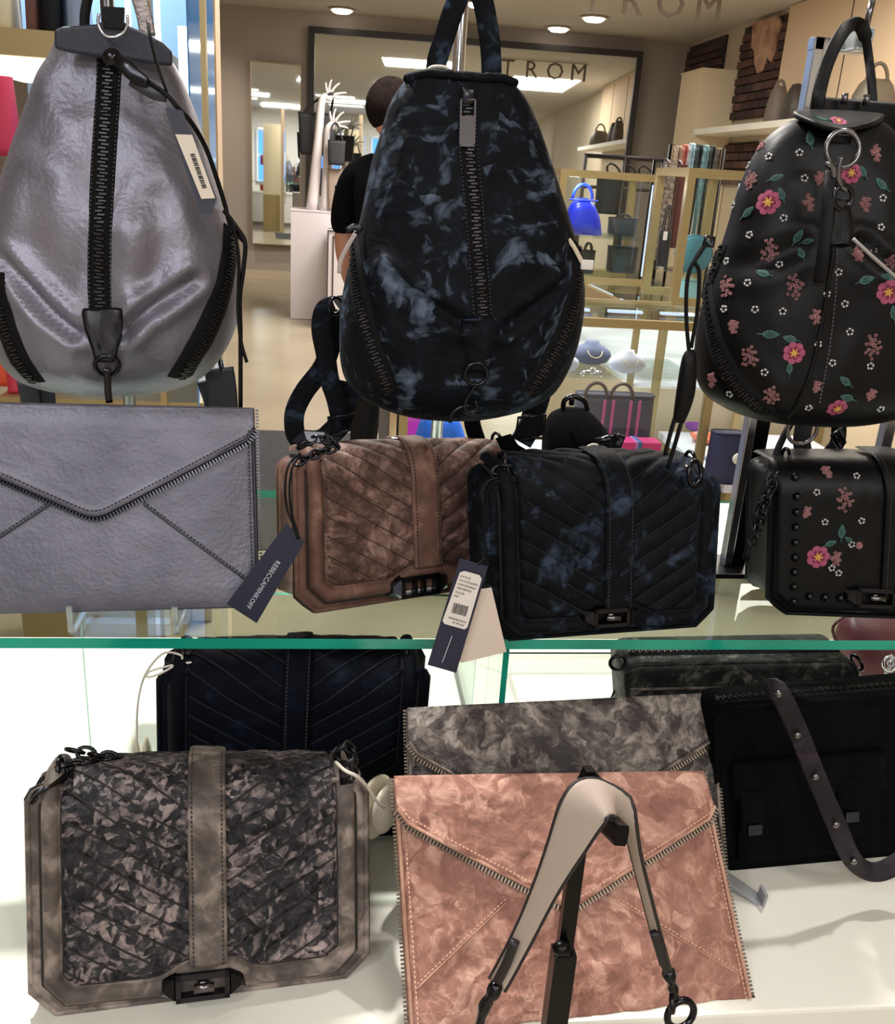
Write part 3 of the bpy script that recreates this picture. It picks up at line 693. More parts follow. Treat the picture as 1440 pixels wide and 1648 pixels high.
# ---- maroon bag far right behind the glass
c0 = [onY(*p, 1.0) for p in ((1350, 1140), (1346, 1060), (1352, 1010), (1372, 985), (1420, 975), (1500, 985), (1510, 1140))]
t = thing('backpack', 'maroon leather bag standing behind the grey camera bag', 'backpack', (c0[0].x+.05, 1.03, TZ))
def lump(name, px, Y, dep, m, t, nz=26, seg=28, puff=.75, back=.6, zbot=None, **k):
    """soft body lofted between left and right outline given as pixels top to bottom"""
    L = [onY(x, y, Y) for x, y in px[0]]; Rr = [onY(x, y, Y) for x, y in px[1]]
    L = cat(L, 60); Rr = cat(Rr, 60); zt = min(L[0].z, Rr[0].z); z0 = max(L[-1].z, Rr[-1].z)
    if zbot is not None: z0 = zbot
    def at(C_, z):
        for a, b in zip(C_, C_[1:]):
            if (a.z-z)*(b.z-z) <= 0 and abs(a.z-b.z) > 1e-9: return a.x+(b.x-a.x)*(z-a.z)/(b.z-a.z)
        return C_[0].x if z > C_[0].z else C_[-1].x
    v = []; f = []
    for i in range(nz+1):
        q = i/nz; q = .5-.5*math.cos(math.pi*q); z = zt+(z0-zt)*q; a, b = at(L, z), at(Rr, z); cx, h = (a+b)/2, max(abs(b-a)/2, .001); dd = dep*(1-abs(2*q-1)**4)*.9+dep*.1
        for s_ in range(seg):
            an = 2*math.pi*s_/seg; ca, sa = math.cos(an), math.sin(an)
            v.append(Vector((cx+h*math.copysign(abs(ca)**puff, ca), Y-dd*(1 if sa > 0 else back)*math.copysign(abs(sa)**puff, sa), z)))
    for i in range(nz):
        for s_ in range(seg): f.append((i*seg+s_, (i+1)*seg+s_, (i+1)*seg+(s_+1) % seg, i*seg+(s_+1) % seg))
    f += [tuple(range(seg)), tuple(nz*seg+s_ for s_ in range(seg))[::-1]]
    return mk(name, v, f, m, t, **k)
maroon = mat('maroon leather', (92, 38, 46), .45, bump=.2, bscale=200)
mb_ = lump('body', ([(1372, 985), (1352, 1010), (1344, 1060), (1346, 1200)], [(1450, 985), (1500, 1010), (1510, 1060), (1505, 1200)]), 1.02, .05, maroon, t, zbot=TZ)
g = G(); g.tube(px3([(1348, 1040), (1340, 1010), (1362, 990), (1380, 975)], .97, 12), .002, 6); g.out('strap', maroon, t)
g = G(); chain(g, px3([(1434, 1060), (1430, 1080), (1418, 1095), (1412, 1115)], .95, 8), .004, .0013); g.torus(onY(1432, 1068, .95), (0, -1, .3), .009, .002); g.out('buckle', chrome, t)

# ================================================================== upper row on the glass shelf
env_s, ps_, _ = envelope('envelope_clutch', 'pewter metallic leather envelope clutch on a clear easel at left of the glass shelf', [(-118, 992), (418, 978), (409, 659), (-108, 648)], SZ+.016, 16, silverl,
    (157, 834), [(-104, 716), (408, 702), (0, 0)][:2], mat('dark pewter leather', (62, 62, 70), .35, .6), gun, [((232, 812), (400, 936)), ((82, 812), (-60, 905))], stitch_d, .0005, 30)
t = thing('easel', 'clear acrylic easel holding the pewter clutch on the glass shelf', 'stand', (ps_.O.x, ps_.O.y, SZ))
acr2 = mat('clear acrylic', (205, 214, 214), .08, spec=.8, trans=.6)
for x in (115, 283):
    a = onY(x, 984, ps_.O.y-.012); y0 = ps_.O.y
    g = G(); g.ribbon([Vector((a.x, y0-.018, SZ+.030)), Vector((a.x, y0-.018, SZ+.005)), Vector((a.x, y0-.014, SZ+.0015)), Vector((a.x, y0+.07, SZ+.0015))], .005, .0025, [Vector((0, -1, 0)), Vector((0, -1, .3)), Vector((0, -.5, 1)), Vector((0, 0, 1))]); g.box((a.x-.0025, y0-.018, SZ+.011), (a.x+.0025, y0+.03, SZ+.0145)); g.out('prong', acr2, t, smooth=False, kind='stuff')
a = onY(115, 984, .8).x; b = onY(283, 984, .8).x
G().box((a, ps_.O.y+.045, SZ+.0005), (b, ps_.O.y+.05, SZ+.012)).out('cross_bar', acr2, t, smooth=False)

brb, brp, _, brs = crossbody('crossbody_bag', 'brown velvet quilted crossbody bag on the glass shelf', [(474, 990), (852, 930), (838, 716), (470, 728)], SZ, 16, v_brown, velvet('plain brown velvet', (88, 62, 53), (106, 76, 65), (150, 116, 102), 60, 24, .01, .12, patchamt=.7, sheen=.3),
    lock_px=(661, 938), clasp='open', dpt=.05, band_x=.002, bandw=.0155, amp=.0036, pitch=.0185, crush=.0009)
g = G(); chain(g, px3([(482, 742), (500, 734), (520, 726), (540, 718), (528, 708), (505, 706), (488, 716)], .835, 20), .0052, .0016); g.out('chain_strap', gun, brb, kind='stuff')
g = G(); g.ribbon(px3([(478, 716), (492, 702), (520, 704), (538, 714)], .835), .012, .003); g.out('strap_clasp', gun, brb, smooth=False)
g = G(); g.add([onY(x, y, .89+k) for k in (0, .012) for x, y in ((797, 705), (822, 698), (834, 716), (868, 735), (862, 748), (826, 728), (806, 724))], [tuple(range(7)), tuple(range(13, 6, -1))]+[(i, 7+i, 7+(i+1) % 7, (i+1) % 7) for i in range(7)]); g.out('strap_clasp', gun, brb, smooth=False)
g = G(); chain(g, px3([(862, 742), (864, 752), (858, 762), (850, 756)], .89, 8), .0045, .0014); g.out('chain_strap', gun, brb, kind='stuff')
G().lathe(onY(678, 723, .865), [(.001, .003), (.006, .002), (.006, 0), (.001, -.001)], 14, (0, -.6, .8)).out('button', v_brown, brb)

nvb, nvp, _, nvs = crossbody('crossbody_bag', 'navy velvet quilted crossbody bag on the glass shelf', [(786, 1030), (1142, 1004), (1156, 756), (778, 762)], SZ, 3, v_navy, v_navy,
    lock_px=(968, 978), clasp='turn', dpt=.05, band_x=.006, bandw=.0145, amp=.0036, pitch=.019, crush=.0008)
g = G(); chain(g, px3([(802, 756), (812, 752), (822, 756), (832, 770), (838, 762)], .79, 12), .0048, .0015); g.out('chain_strap', gun, nvb, kind='stuff')
G().torus(onY(1118, 762, .80), (.6, -.7, .2), .012, .0022).out('strap_ring', gun, nvb)
G().tube(px3([(985, 752, .88), (1040, 745, .87), (1085, 745, .84), (1110, 752, .81)], .8, 20), .0011, 6).out('lanyard', mat('white cord', (214, 208, 196), .6), nvb)

flb, flp, flf, fls = crossbody('crossbody_bag', 'black leather crossbody bag with flower embroidery and dome studs at right of the glass shelf', [(1232, 985), (1622, 1000), (1640, 762), (1238, 748)], SZ, 5, floral, blackl,
    lock_px=(1392, 950), clasp='turn', dpt=.06, band_x=.002, bandw=.022, quilt=False, frame=False, studs=True, crush=.0004)
g = G(); chain(g, px3([(1243, 785), (1232, 800), (1222, 820), (1216, 850), (1212, 868)], .835, 20), .005, .0015); chain(g, px3([(1248, 770), (1238, 792), (1230, 815), (1224, 845)], .83, 20), .005, .0015); g.out('chain_strap', gun, flb, kind='stuff')

# ------------------------------------------------------------------ hang tags
def card(name, label, px, Y, m, thick=.0008, dy=None, cat_='tag', parent=None):
    P = [onY(x, y, Y+(dy[i] if dy else 0)) for i, (x, y) in enumerate(px)]
    n = (P[1]-P[0]).cross(P[2]-P[0]).normalized(); n = n if n.dot(CAM-P[0]) > 0 else -n
    g = G(); g.prism(P, -n*thick)
    if parent is not None: return g.out(name, m, parent, smooth=False), n
    t = thing(name, label, cat_, P[0]); g.out('card', m, t, smooth=False); return t, n
def ptext(body, a, b, h, Y, m, parent, off=.0009, name='lettering', dyv=None, xflip=False, spacing=1.0):
    """text from pixel a to pixel b, letter height h px"""
    A, B = onY(*a, Y), onY(*b, Y); xd = (B-A).normalized(); n = Vector((0, -1, 0)); yd = n.cross(xd)
    o = (A+B)/2+n*off; per = (B-A).length
    t = text(name, body, 1, m, parent, o, xd, yd, n, spacing=spacing); me = t.data
    xs = [(v.co+BASE[parent.name]-o).dot(xd) for v in me.vertices]; wd = max(xs)-min(xs); k = per/wd; hh = (onY(0, h, Y)-onY(0, 0, Y)).length
    ys = [(v.co+BASE[parent.name]-o).dot(yd) for v in me.vertices]; ky = hh/(max(ys)-min(ys)); mid = (max(ys)+min(ys))/2; mx = (max(xs)+min(xs))/2
    for v in me.vertices:
        q = v.co+BASE[parent.name]-o; v.co = o+xd*(q.dot(xd)-mx)*k+yd*(q.dot(yd)-mid)*ky+n*q.dot(n)*.3-BASE[parent.name]
    t['kind'] = 'stuff'; return t
tg, _ = card('hang_tag', 'dark navy card tag with pale lettering hanging left of the brown velvet bag', [(461, 842), (490, 872), (413, 1003), (365, 972)], .79, navytag)
ptext('REBECCAMINKOFF', (448, 903), (399, 978), 11, .79, letterm, tg, spacing=1.05)
g = G(); g.tube(px3([(482, 730, .83), (466, 745, .81), (459, 775, .80), (461, 815, .795), (472, 845, .79), (480, 868, .787)], .8, 30), .0011, 6); g.tube(px3([(484, 732, .83), (471, 750, .81), (466, 780, .80), (468, 820, .795), (476, 850, .79), (481, 866, .787)], .8, 30), .0011, 6); g.out('cord', blackl, tg, kind='stuff')
tg, _ = card('price_tag', 'tall navy price tag with a white barcode sticker between the brown and navy bags', [(740, 899), (785, 912), (734, 1083), (688, 1070)], .735, navytag)
st, _ = card('sticker', '', [(748, 919), (772, 926), (775, 932), (752, 1010), (747, 1013), (715, 1004), (712, 999), (740, 921)], .7335, stickm, .0003, parent=tg)
for k, (tx_, a, b, h) in enumerate((('STYLE', (741, 927), (757, 931), 4.5), ('HH17SCEVQXB70', (739, 933), (768, 942), 4.5), ('LOVE CROSSBODY', (737, 939), (766, 948), 4.5), ('AND SERVICE', (735, 945), (758, 952), 4.5), ('COLOR', (733, 952), (747, 956), 4.5), ('INK', (731, 958), (738, 960), 4.5), ('8400827377', (722, 993), (750, 1002), 4.5), ('$195.00', (728, 1001), (746, 1007), 5))):
    ptext(tx_, a, b, h, .7332, inkm, st, off=.0004)
g = G()
for k in range(14):
    f_ = k/13; x0, y0 = 731+f_*22, 970+f_*6; w_ = (.9, .5, 1.3, .6, .8)[k % 5]
    g.prism([onY(x0, y0, .7328), onY(x0+w_, y0+w_*.28, .7328), onY(x0+w_-4.6, y0+16, .7328), onY(x0-4.6, y0+16, .7328)], (0, -.00015, 0))
g.out('barcode', inkm, st, smooth=False, kind='stuff')
g = G(); g.prism([onY(x, y, .7345) for x, y in ((727, 1023), (728, 1023), (712, 1066), (711, 1066))], (0, -.0002, 0)); g.out('lettering', letterm, tg, smooth=False)
G().tube(px3([(770, 908, .735), (785, 898, .75), (798, 905, .77), (790, 918, .76)], .75, 16), .0013, 6).out('cord', blackl, tg)
card('paper_tag', 'blank taupe paper tag hanging at the left corner of the navy bag', [(764, 950), (791, 946), (815, 1049), (742, 1067), (738, 1062)], .742, papert)

# ------------------------------------------------------------------ backpacks
def seg_d(px_, pz, a, b):
    dx, dz = b[0]-a[0], b[1]-a[1]; t = max(0, min(1, ((px_-a[0])*dx+(pz-a[1])*dz)/max(1e-9, dx*dx+dz*dz)))
    return math.hypot(px_-a[0]-dx*t, pz-a[1]-dz*t)
def pack(t, Y0, Lp, Rp, m, dep, grooves, wr=.004, fine=.0008, nz=120, seg=150, dprof=None, name='body', puff=.8, bulges=()):
    L = cat([onY(x, y, Y0) for x, y in Lp], 90); Rr = cat([onY(x, y, Y0) for x, y in Rp], 90)
    zt = min(L[0].z, Rr[0].z); zb = max(L[-1].z, Rr[-1].z)
    def at(C_, z):
        for a, b in zip(C_, C_[1:]):
            if (a.z-z)*(b.z-z) <= 0 and abs(a.z-b.z) > 1e-9: return a.x+(b.x-a.x)*(z-a.z)/(b.z-a.z)
        return C_[0].x if z > C_[0].z else C_[-1].x
    gl = [([(p.x, p.z) for p in (onY(x, y, Y0-dep*.8) for x, y in pts)], d, w_) for pts, d, w_ in grooves]
    v = []; f = []
    for i in range(nz+1):
        q = i/nz; z = zt+(zb-zt)*(.5-.5*math.cos(math.pi*min(1, max(0, q)))) ; u = (zt-z)/(zt-zb); a, b = at(L, z), at(Rr, z); cx, h = (a+b)/2, max((b-a)/2, .001)
        dd = dep*(dprof(u) if dprof else (.35+.65*math.sin(min(1, u*1.25)*math.pi/2))*(1 if u < .8 else math.sqrt(max(.03, 1-((u-.8)/.2)**2))))
        for s_ in range(seg):
            an = 2*math.pi*s_/seg; ca, sa = math.cos(an), math.sin(an)
            p = Vector((cx+h*math.copysign(abs(ca)**puff, ca), Y0-dd*(1 if sa > 0 else .45)*math.copysign(abs(sa)**.75, sa), z))
            k = abs(sa)*min(1, u*8+.1)*min(1, (1-u)*8+.1)
            o = wr*noise.fractal(p*11, 1, 2, 2)+wr*.55*(1-2*abs(noise.noise(Vector((p.x*20, p.y*9, p.z*13+p.x*6)))))*(.4+u)+fine*noise.fractal(p*70, 1, 2, 3)
            if sa > 0:
                for pts, d, w_ in gl:
                    m_ = min(seg_d(p.x, p.z, pts[j], pts[j+1]) for j in range(len(pts)-1)); o -= d*math.exp(-(m_/w_)**2)-d*.55*math.exp(-((m_-w_*2.1)/(w_*1.1))**2)
                for bx, by, br, bh in bulges:
                    c = onY(bx, by, Y0-dep); o += bh*math.exp(-((p.x-c.x)**2+(p.z-c.z)**2)/br**2)
            v.append(p+Vector((ca*.5, -sa, 0))*o*k)
    for i in range(nz):
        for s_ in range(seg): f.append((i*seg+s_, (i+1)*seg+s_, (i+1)*seg+(s_+1) % seg, i*seg+(s_+1) % seg))
    f += [tuple(range(seg)), tuple(nz*seg+s_ for s_ in range(seg))[::-1]]
    o = mk(name, v, f, m, t); return o, Surf(o)
def zipper(t, sf, pts, width, n=70, mt=None, off=.002, tw=.0062):
    strip_on('zip_tape', sf, pts, width, mt or tapem, t, off, n)
    P, N = sf.path(pts, n*2); teeth('zip_teeth', P, N, toothm, t, .0030, tw, .0015, .0020, off=off+.0008)
    return P, N
def seamst(t, sf, pts, th, n=60, off=.0014): P, N = sf.path(pts, n); return stitches('stitching', P, N, th, t, off=off)
def strap(name, pts, Y, width, m, t, n=30, thick=.0035, nrm=None, **k): return G().ribbon(px3(pts, Y, n), width, thick, nrm).out(name, m, t, **k)

# --- centre: navy velvet backpack
t = thing('backpack', 'navy crushed velvet backpack hanging on the middle chrome stand', 'backpack', (onY(740, 672, .93).x, .93, onY(740, 672, .93).z), 'backpacks hanging on chrome stands')
ctr = t
v_pack = velvet('blue black crushed velvet', (5, 7, 12), (11, 16, 25), (108, 124, 146), 62, 26, .008, .4, pos=(.43, .53, .76), patchamt=.5, shard=.4, sheen=.08, spec=.14, rough=.7, stretch=.35)
bo, sf = pack(t, .93, [(668, 120), (650, 132), (628, 165), (612, 215), (597, 265), (584, 330), (572, 385), (560, 430), (550, 480), (546, 530), (547, 575), (556, 608), (580, 634), (620, 655), (665, 668), (705, 673)],
    [(815, 128), (830, 140), (848, 165), (866, 205), (886, 265), (904, 325), (922, 385), (934, 440), (935, 490), (926, 545), (908, 592), (888, 625), (858, 646), (815, 661), (770, 670), (730, 674)], v_pack, .075,
    [([(625, 442), (660, 470), (700, 490), (738, 515)], .008, .005), ([(905, 455), (860, 490), (812, 525)], .008, .005), ([(575, 395), (590, 480), (612, 560), (640, 640)], .004, .008), ([(925, 420), (905, 520), (850, 625)], .004, .008)],
    wr=.0055, fine=.0012, bulges=((690, 400, .05, .008), (850, 400, .05, .006)))
sfc = sf
P, N = sf.path([(650, 128), (700, 118), (745, 116), (790, 122), (830, 136)], 40); g = G(); g.tube([p+n*.001 for p, n in zip(P, N)], .0042, 8); g.out('top_rim', v_navy, t)
zipper(t, sf, [(752, 165), (754, 240), (762, 330), (768, 400), (774, 470), (776, 512)], .018)
for o in (-14, 14): seamst(t, sf, [(752+o, 165), (754+o, 240), (762+o, 330), (768+o, 400), (774+o, 470), (776+o, 508)], mat('slate thread', (60, 70, 88), .6))
zipper(t, sf, [(570, 380), (572, 430), (580, 490), (600, 560), (625, 630)], .021)
zipper(t, sf, [(930, 400), (929, 450), (918, 505), (893, 565), (850, 632)], .021)
def puller(t, sf, c, w_, h, tilt=0):
    p, n = sf.hit(*c); p = p+n*.004; rt = Vector((math.cos(tilt), 0, math.sin(tilt))); up = n.cross(rt).normalized(); up = up if up.z > 0 else -up; rt = up.cross(n).normalized()
    g = G()
    def q(a, b, c_): return p+rt*a+up*b+n*c_
    def bar(x0, z0, x1, z1, w0=0, w1=.0022): g.add([q(x, z, w_) for w_ in (w0, w1) for z in (z0, z1) for x in (x0, x1)], [(0, 2, 3, 1), (4, 5, 7, 6), (0, 1, 5, 4), (2, 6, 7, 3), (0, 4, 6, 2), (1, 3, 7, 5)])
    e = .0016; bar(-w_/2, -h, -w_/2+e, 0); bar(w_/2-e, -h, w_/2, 0); bar(-w_/2, -h, w_/2, -h+e*1.5); bar(-w_/2, -e, w_/2, 0); bar(-w_/2+e, -h+e, w_/2-e, -h*.35, .0003, .001)
    return g.out('zip_puller', steel, t, smooth=False, kind='stuff')
puller(t, sf, (753, 163), .014, .042)
p, n = sf.hit(752, 158); G().box((p.x-.006, p.y-.007, p.z-.006), (p.x+.006, p.y, p.z+.008), .002).out('zip_slider', gun, t)
def tab(t, sf, poly, m, thr, off=.003, name='leather_tab'):
    """padded tab: polygon rows given as (left px, right px, y px)"""
    rows = []; n = 18; rr = cat([Vector(r) for r in poly], n)
    for r in rr:
        row = []
        for k in range(9):
            h = sf.hit(r.x+(r.y-r.x)*k/8, r.z); row.append(h[0]+h[1]*(off*(1-(abs(k/4-1))**6)+.0006))
        rows.append(row)
    v = [p for r in rows for p in r]; f = [(i*9+j, i*9+j+1, i*9+10+j, i*9+9+j) for i in range(n-1) for j in range(8)]
    o = mk(name, v, f, m, t); md = o.modifiers.new('s', 'SOLIDIFY'); md.thickness = .002; md.offset = 0
    E_ = [r[0] for r in rows]+rows[-1][1:-1]+[r[-1] for r in rows[::-1]]+rows[0][1:-1][::-1]; g = G(); g.tube([p+Vector((0, -.0006, 0)) for p in E_], .0011, 6, True); g.out('tab_edge', thr, o); return o
tab(t, sf, [(744, 794, 512), (740, 801, 522), (743, 799, 550), (750, 790, 576), (752, 784, 592)], v_pack, v_navy)
p, n = sf.hit(765, 600); G().torus(p+n*.004, n, .0105, .002, 24, 7).out('ring', gun, t)
p, n = sf.hit(762, 640); g = G(); g.tube(px3([(764, 612), (762, 625), (752, 640), (748, 655), (758, 664), (768, 656), (764, 645)], p.y-.008, 30), .0016, 7); g.out('snap_hook', gun, t)
g = G(); g.tube(px3([(756, 652), (742, 655), (728, 665), (724, 680)], p.y-.004, 16), .0018, 7); g.out('hook_loop', gun, t)
# handle over the stand and shoulder straps
strap('handle', [(700, 122), (704, 95), (715, 60), (730, 15), (745, -18), (762, -22), (776, 0), (786, 50), (790, 90), (791, 128)], .955, .019, v_navy, t, 50)
G().tube(px3([(683, 118, .93), (695, 108, .93), (715, 108, .93), (724, 114, .93)], .93, 16), .0016, 6).out('tag_cord', mat('white cord', (214, 208, 196), .6), t)
strap('shoulder_strap', [(538, 492), (522, 500), (517, 530), (524, 570), (530, 610), (540, 640), (548, 675)], .95, .020, v_navy, t)
strap('shoulder_strap', [(548, 500), (535, 545), (520, 590), (490, 630), (474, 665), (476, 700), (492, 712), (520, 705)], .98, .021, v_navy, t)
strap('shoulder_strap', [(562, 615), (555, 650), (548, 680), (530, 700), (512, 716)], .965, .024, v_navy, t)
g = G(); c = px3([(528, 672), (570, 666), (563, 692), (530, 700)], .945); g.tube(c, .0017, 6, True); g.out('strap_buckle', gun, t)
G().torus(onY(540, 492, .94), (.6, -.8, 0), .008, .0016).out('ring', gun, t)
strap('shoulder_strap', [(868, 635), (862, 655), (850, 690), (838, 712)], .955, .024, v_navy, t)
g = G(); g.prism(px3([(845, 668), (876, 671), (873, 700), (850, 710), (828, 700), (834, 685)], .945), (0, .006, 0)); g.out('strap_buckle', blackl, t, smooth=False)
G().tube(px3([(834, 672), (878, 668), (874, 705), (829, 704)], .943), .0017, 6, True).out('strap_buckle', gun, t)
strap('shoulder_strap', [(758, 670), (762, 690), (772, 720)], .98, .018, v_navy, t, 12)
G().ribbon(px3([(556, 372), (572, 365), (580, 372)], .90, 8), .006, .002).out('zip_puller', gun, t); strap('pull_cord', [(572, 376), (560, 395), (548, 420), (546, 440)], .885, .004, mat('taupe cord', (170, 160, 156), .7), t, 14, .002)
strap('pull_cord', [(915, 385), (925, 400), (938, 425)], .885, .004, mat('cream cord', (216, 200, 176), .7), t, 14, .002)
g = G(); g.box((onY(938, 425, .885)+Vector((-.002, -.002, -.005))), (onY(938, 425, .885)+Vector((.010, .002, .004))), .001); g.out('cord_tip', stickm, t)

# --- left: pewter leather backpack
t = thing('backpack', 'pewter metallic leather backpack with black zips hanging at left', 'backpack', (onY(170, 632, .93).x, .93, onY(170, 632, .93).z), 'backpacks hanging on chrome stands')
lft = t
pewp = mat('pewter pebbled leather', (138, 136, 150), .42, .55, bump=.4, bscale=230, rgb2=(108, 107, 120), nscale=9, bdist=.0018)
bo, sf = pack(t, .93, [(92, 62), (84, 85), (64, 120), (48, 165), (32, 215), (16, 270), (2, 330), (-8, 390), (-16, 450), (-14, 510), (2, 560), (30, 600), (75, 622), (120, 630), (160, 633)],
    [(262, 70), (274, 92), (294, 130), (310, 170), (328, 220), (346, 270), (362, 320), (378, 370), (388, 420), (388, 470), (381, 520), (362, 565), (330, 602), (285, 622), (240, 631), (200, 634)], pewp, .08,
    [([(0, 415), (40, 455), (90, 500), (130, 530)], .011, .006), ([(310, 450), (275, 475), (235, 500), (205, 530)], .011, .006), ([(255, 330), (262, 400), (250, 450)], .006, .012), ([(60, 300), (50, 380)], .004, .012)],
    wr=.0075, fine=.0005, bulges=((270, 380, .05, .012), (70, 330, .05, .008)))
sfl = sf
zipper(t, sf, [(176, 96), (173, 160), (168, 240), (164, 320), (161, 400), (161, 460), (163, 498)], .0205)
th_ = mat('grey thread', (84, 84, 92), .6)
for o in (-18, 17): seamst(t, sf, [(176+o, 100), (173+o, 160), (168+o, 240), (164+o, 320), (161+o, 400), (162+o, 495)], th_)
zipper(t, sf, [(-8, 440), (2, 490), (15, 540), (32, 580), (55, 612)], .022)
zipper(t, sf, [(371, 372), (370, 420), (355, 480), (330, 540), (290, 606)], .026)
seamst(t, sf, [(204, 528), (240, 490), (275, 460), (312, 448)], th_)
tab(t, sf, [(135, 196, 498), (134, 196, 508), (142, 194, 540), (150, 188, 562), (154, 186, 578)], mat('dark pewter tab', (52, 53, 60), .4, .3), tapem)
p, n = sf.hit(172, 585); G().torus(p+n*.004, n, .010, .0022, 24, 7).out('ring', gun, t)
strap('snap_hook', [(172, 592), (173, 610), (174, 632), (176, 648)], p.y-.006, .006, gun, t, 10, .003)
# yoke
yk = [(86, 48), (100, 42), (130, 40), (158, 38), (165, 30), (195, 30), (205, 40), (232, 52), (262, 68), (276, 82), (277, 106), (240, 102), (200, 95), (150, 90), (110, 84), (87, 78)]
P3 = [onY(x, y, .878) for x, y in yk]; g = G(); g.prism(P3, (0, .006, 0)); yo = g.out('yoke', mat('black smooth leather', (34, 38, 52), .5, bump=.1, bscale=200), t, smooth=False)
bv = yo.modifiers.new('b', 'BEVEL'); bv.width = .0025; bv.segments = 3; bv.limit_method = 'ANGLE'
g = G(); g.tube(px3([(159, 22), (158, 38), (166, 54), (181, 60), (197, 54), (205, 40), (205, 24)], .868, 30), .0013, 7); g.out('ring', chrome, t)
G().prism(px3([(163, 10), (200, 12), (198, 46), (166, 44)], .874), (0, .003, 0)).out('loop_tab', blackl, t, smooth=False)
strap('handle', [(136, 45), (137, 20), (143, -10)], .90, .008, blackl, t, 12); strap('handle', [(238, 58), (232, 25), (222, -10)], .90, .013, mat('pewter strap', (150, 142, 140), .35, .7, bump=.5, bscale=300), t, 12)
g = G(); g.ribbon(px3([(186, 92, .858), (200, 105, .853), (218, 122, .85), (238, 133, .848)], .85, 16), [.006+.006*math.sin(k/15*3) for k in range(16)], .003); g.out('zip_puller', gun, t)
G().lathe(onY(180, 92, .862), [(.001, .004), (.006, .003), (.0075, 0), (.006, -.002)], 16, (0, -1, .2)).out('zip_slider', gun, t)
strap('pull_tab', [(212, 130, .856), (228, 140, .852), (250, 152, .85), (268, 155, .85)], .85, .009, mat('dark pewter tab', (52, 53, 60), .4), t, 14)
G().tube(px3([(238, 35, .87), (242, 60, .86), (252, 100, .85), (262, 130, .845), (270, 152, .845)], .85, 30), .0014, 6).out('tag_cord', blackl, t)
strap('cord', [(238, 130, .85), (268, 152, .845), (285, 172, .845), (310, 200, .85), (332, 240, .86), (348, 285, .865), (362, 330, .87), (372, 365, .87), (392, 388, .87)], .85, .004, blackl, t, 50, .003)
strap('pull_cord', [(360, 338), (380, 365), (394, 390), (392, 430), (386, 480), (387, 540), (387, 655)], .865, .004, blackl, t, 40, .003)
strap('pull_cord', [(376, 360), (384, 420), (383, 500), (388, 550), (397, 583)], .863, .0032, blackl, t, 40, .003)
strap('shoulder_strap', [(352, 592), (357, 625), (360, 662)], .975, .030, mat('charcoal strap', (44, 46, 52), .5), t, 10)
strap('shoulder_strap', [(330, 612), (340, 640), (345, 662)], .985, .018, mat('charcoal strap', (44, 46, 52), .5), t, 10)
strap('shoulder_strap', [(42, 612), (48, 640), (50, 670)], .97, .018, mat('charcoal strap', (44, 46, 52), .5), t, 10)
strap('shoulder_strap', [(72, 622), (74, 640), (76, 670)], .985, .018, mat('charcoal strap', (44, 46, 52), .5), t, 10)
G().torus(onY(356, 588, .96), (1, 0, .2), .007, .0018).out('ring', gun, t)
tg, _ = card('price_tag', 'dark hang tag with a white barcode sticker on the pewter backpack', [(265, 172), (293, 178), (348, 318), (340, 345), (322, 343)], .838, mat('slate card', (50, 54, 70), .5), dy=[0, 0, 0, 0, 0])
st, _ = card('sticker', '', [(282, 216), (309, 217), (346, 319), (324, 320)], .8365, mat('cream sticker', (224, 214, 200), .6), .0003, parent=tg)
g = G()
for k in range(16):
    f_ = k/15; x0, y0 = 306+f_*19, 248+f_*53; w_ = (1.2, .6, 1.6, .8)[k % 4]
    g.prism([onY(x0, y0, .8358), onY(x0+7, y0-1, .8358), onY(x0+7+w_*.4, y0+w_, .8358), onY(x0+w_*.4, y0+1+w_, .8358)], (0, -.0002, 0))
g.out('barcode', inkm, st, smooth=False, kind='stuff')
card('paper_tag', 'plain grey paper tag tucked behind the barcode tag of the pewter backpack', [(300, 232), (320, 240), (354, 332), (338, 338)], .8405, mat('grey paper', (132, 136, 150), .6))

# --- right: black floral backpack
t = thing('backpack', 'black leather backpack with flower embroidery hanging at right', 'backpack', (onY(1330, 682, .87).x, .87, onY(1330, 682, .87).z), 'backpacks hanging on chrome stands')
rgt = t
bo, sf = pack(t, .87, [(1285, 190), (1262, 200), (1232, 225), (1208, 262), (1188, 310), (1174, 360), (1160, 405), (1146, 450), (1132, 495), (1122, 545), (1120, 590), (1130, 628), (1158, 652), (1200, 668), (1250, 677), (1310, 683)],
    [(1400, 190), (1424, 205), (1450, 232), (1476, 275), (1498, 320), (1516, 370), (1530, 420), (1538, 470), (1540, 520), (1536, 565), (1520, 605), (1490, 636), (1450, 656), (1410, 670), (1375, 679), (1340, 683)], floral, .075,
    [([(1180, 435), (1235, 425), (1290, 398)], .007, .008), ([(1385, 388), (1420, 420), (1450, 445)], .008, .005), ([(1160, 380), (1150, 460), (1170, 560), (1230, 650)], .004, .008)],
    wr=.005, fine=.0002, bulges=((1220, 350, .04, .006),))
sfr = sf
P, N = sf.path([(1262, 196), (1290, 192), (1330, 190), (1370, 190), (1415, 196)], 30)
g = G(); v = []
rows = [[(1268, 186), (1300, 183), (1340, 184), (1380, 186), (1425, 190)], [(1285, 193), (1310, 192), (1345, 194), (1380, 195), (1420, 196)], [(1300, 199), (1320, 203), (1345, 208), (1375, 206), (1410, 202)], [(1315, 206), (1335, 212), (1350, 215), (1370, 212), (1395, 206)]]
for r, Y in zip(rows, (.868, .846, .832, .822)): v += [onY(x, y, Y) for x, y in r]
fl_ = mk('top_flap', v, [(i*5+j, i*5+j+1, i*5+6+j, i*5+5+j) for i in range(3) for j in range(4)], floral, t); md = fl_.modifiers.new('u', 'SUBSURF'); md.levels = 2; md.render_levels = 2; md = fl_.modifiers.new('s', 'SOLIDIFY'); md.thickness = .004
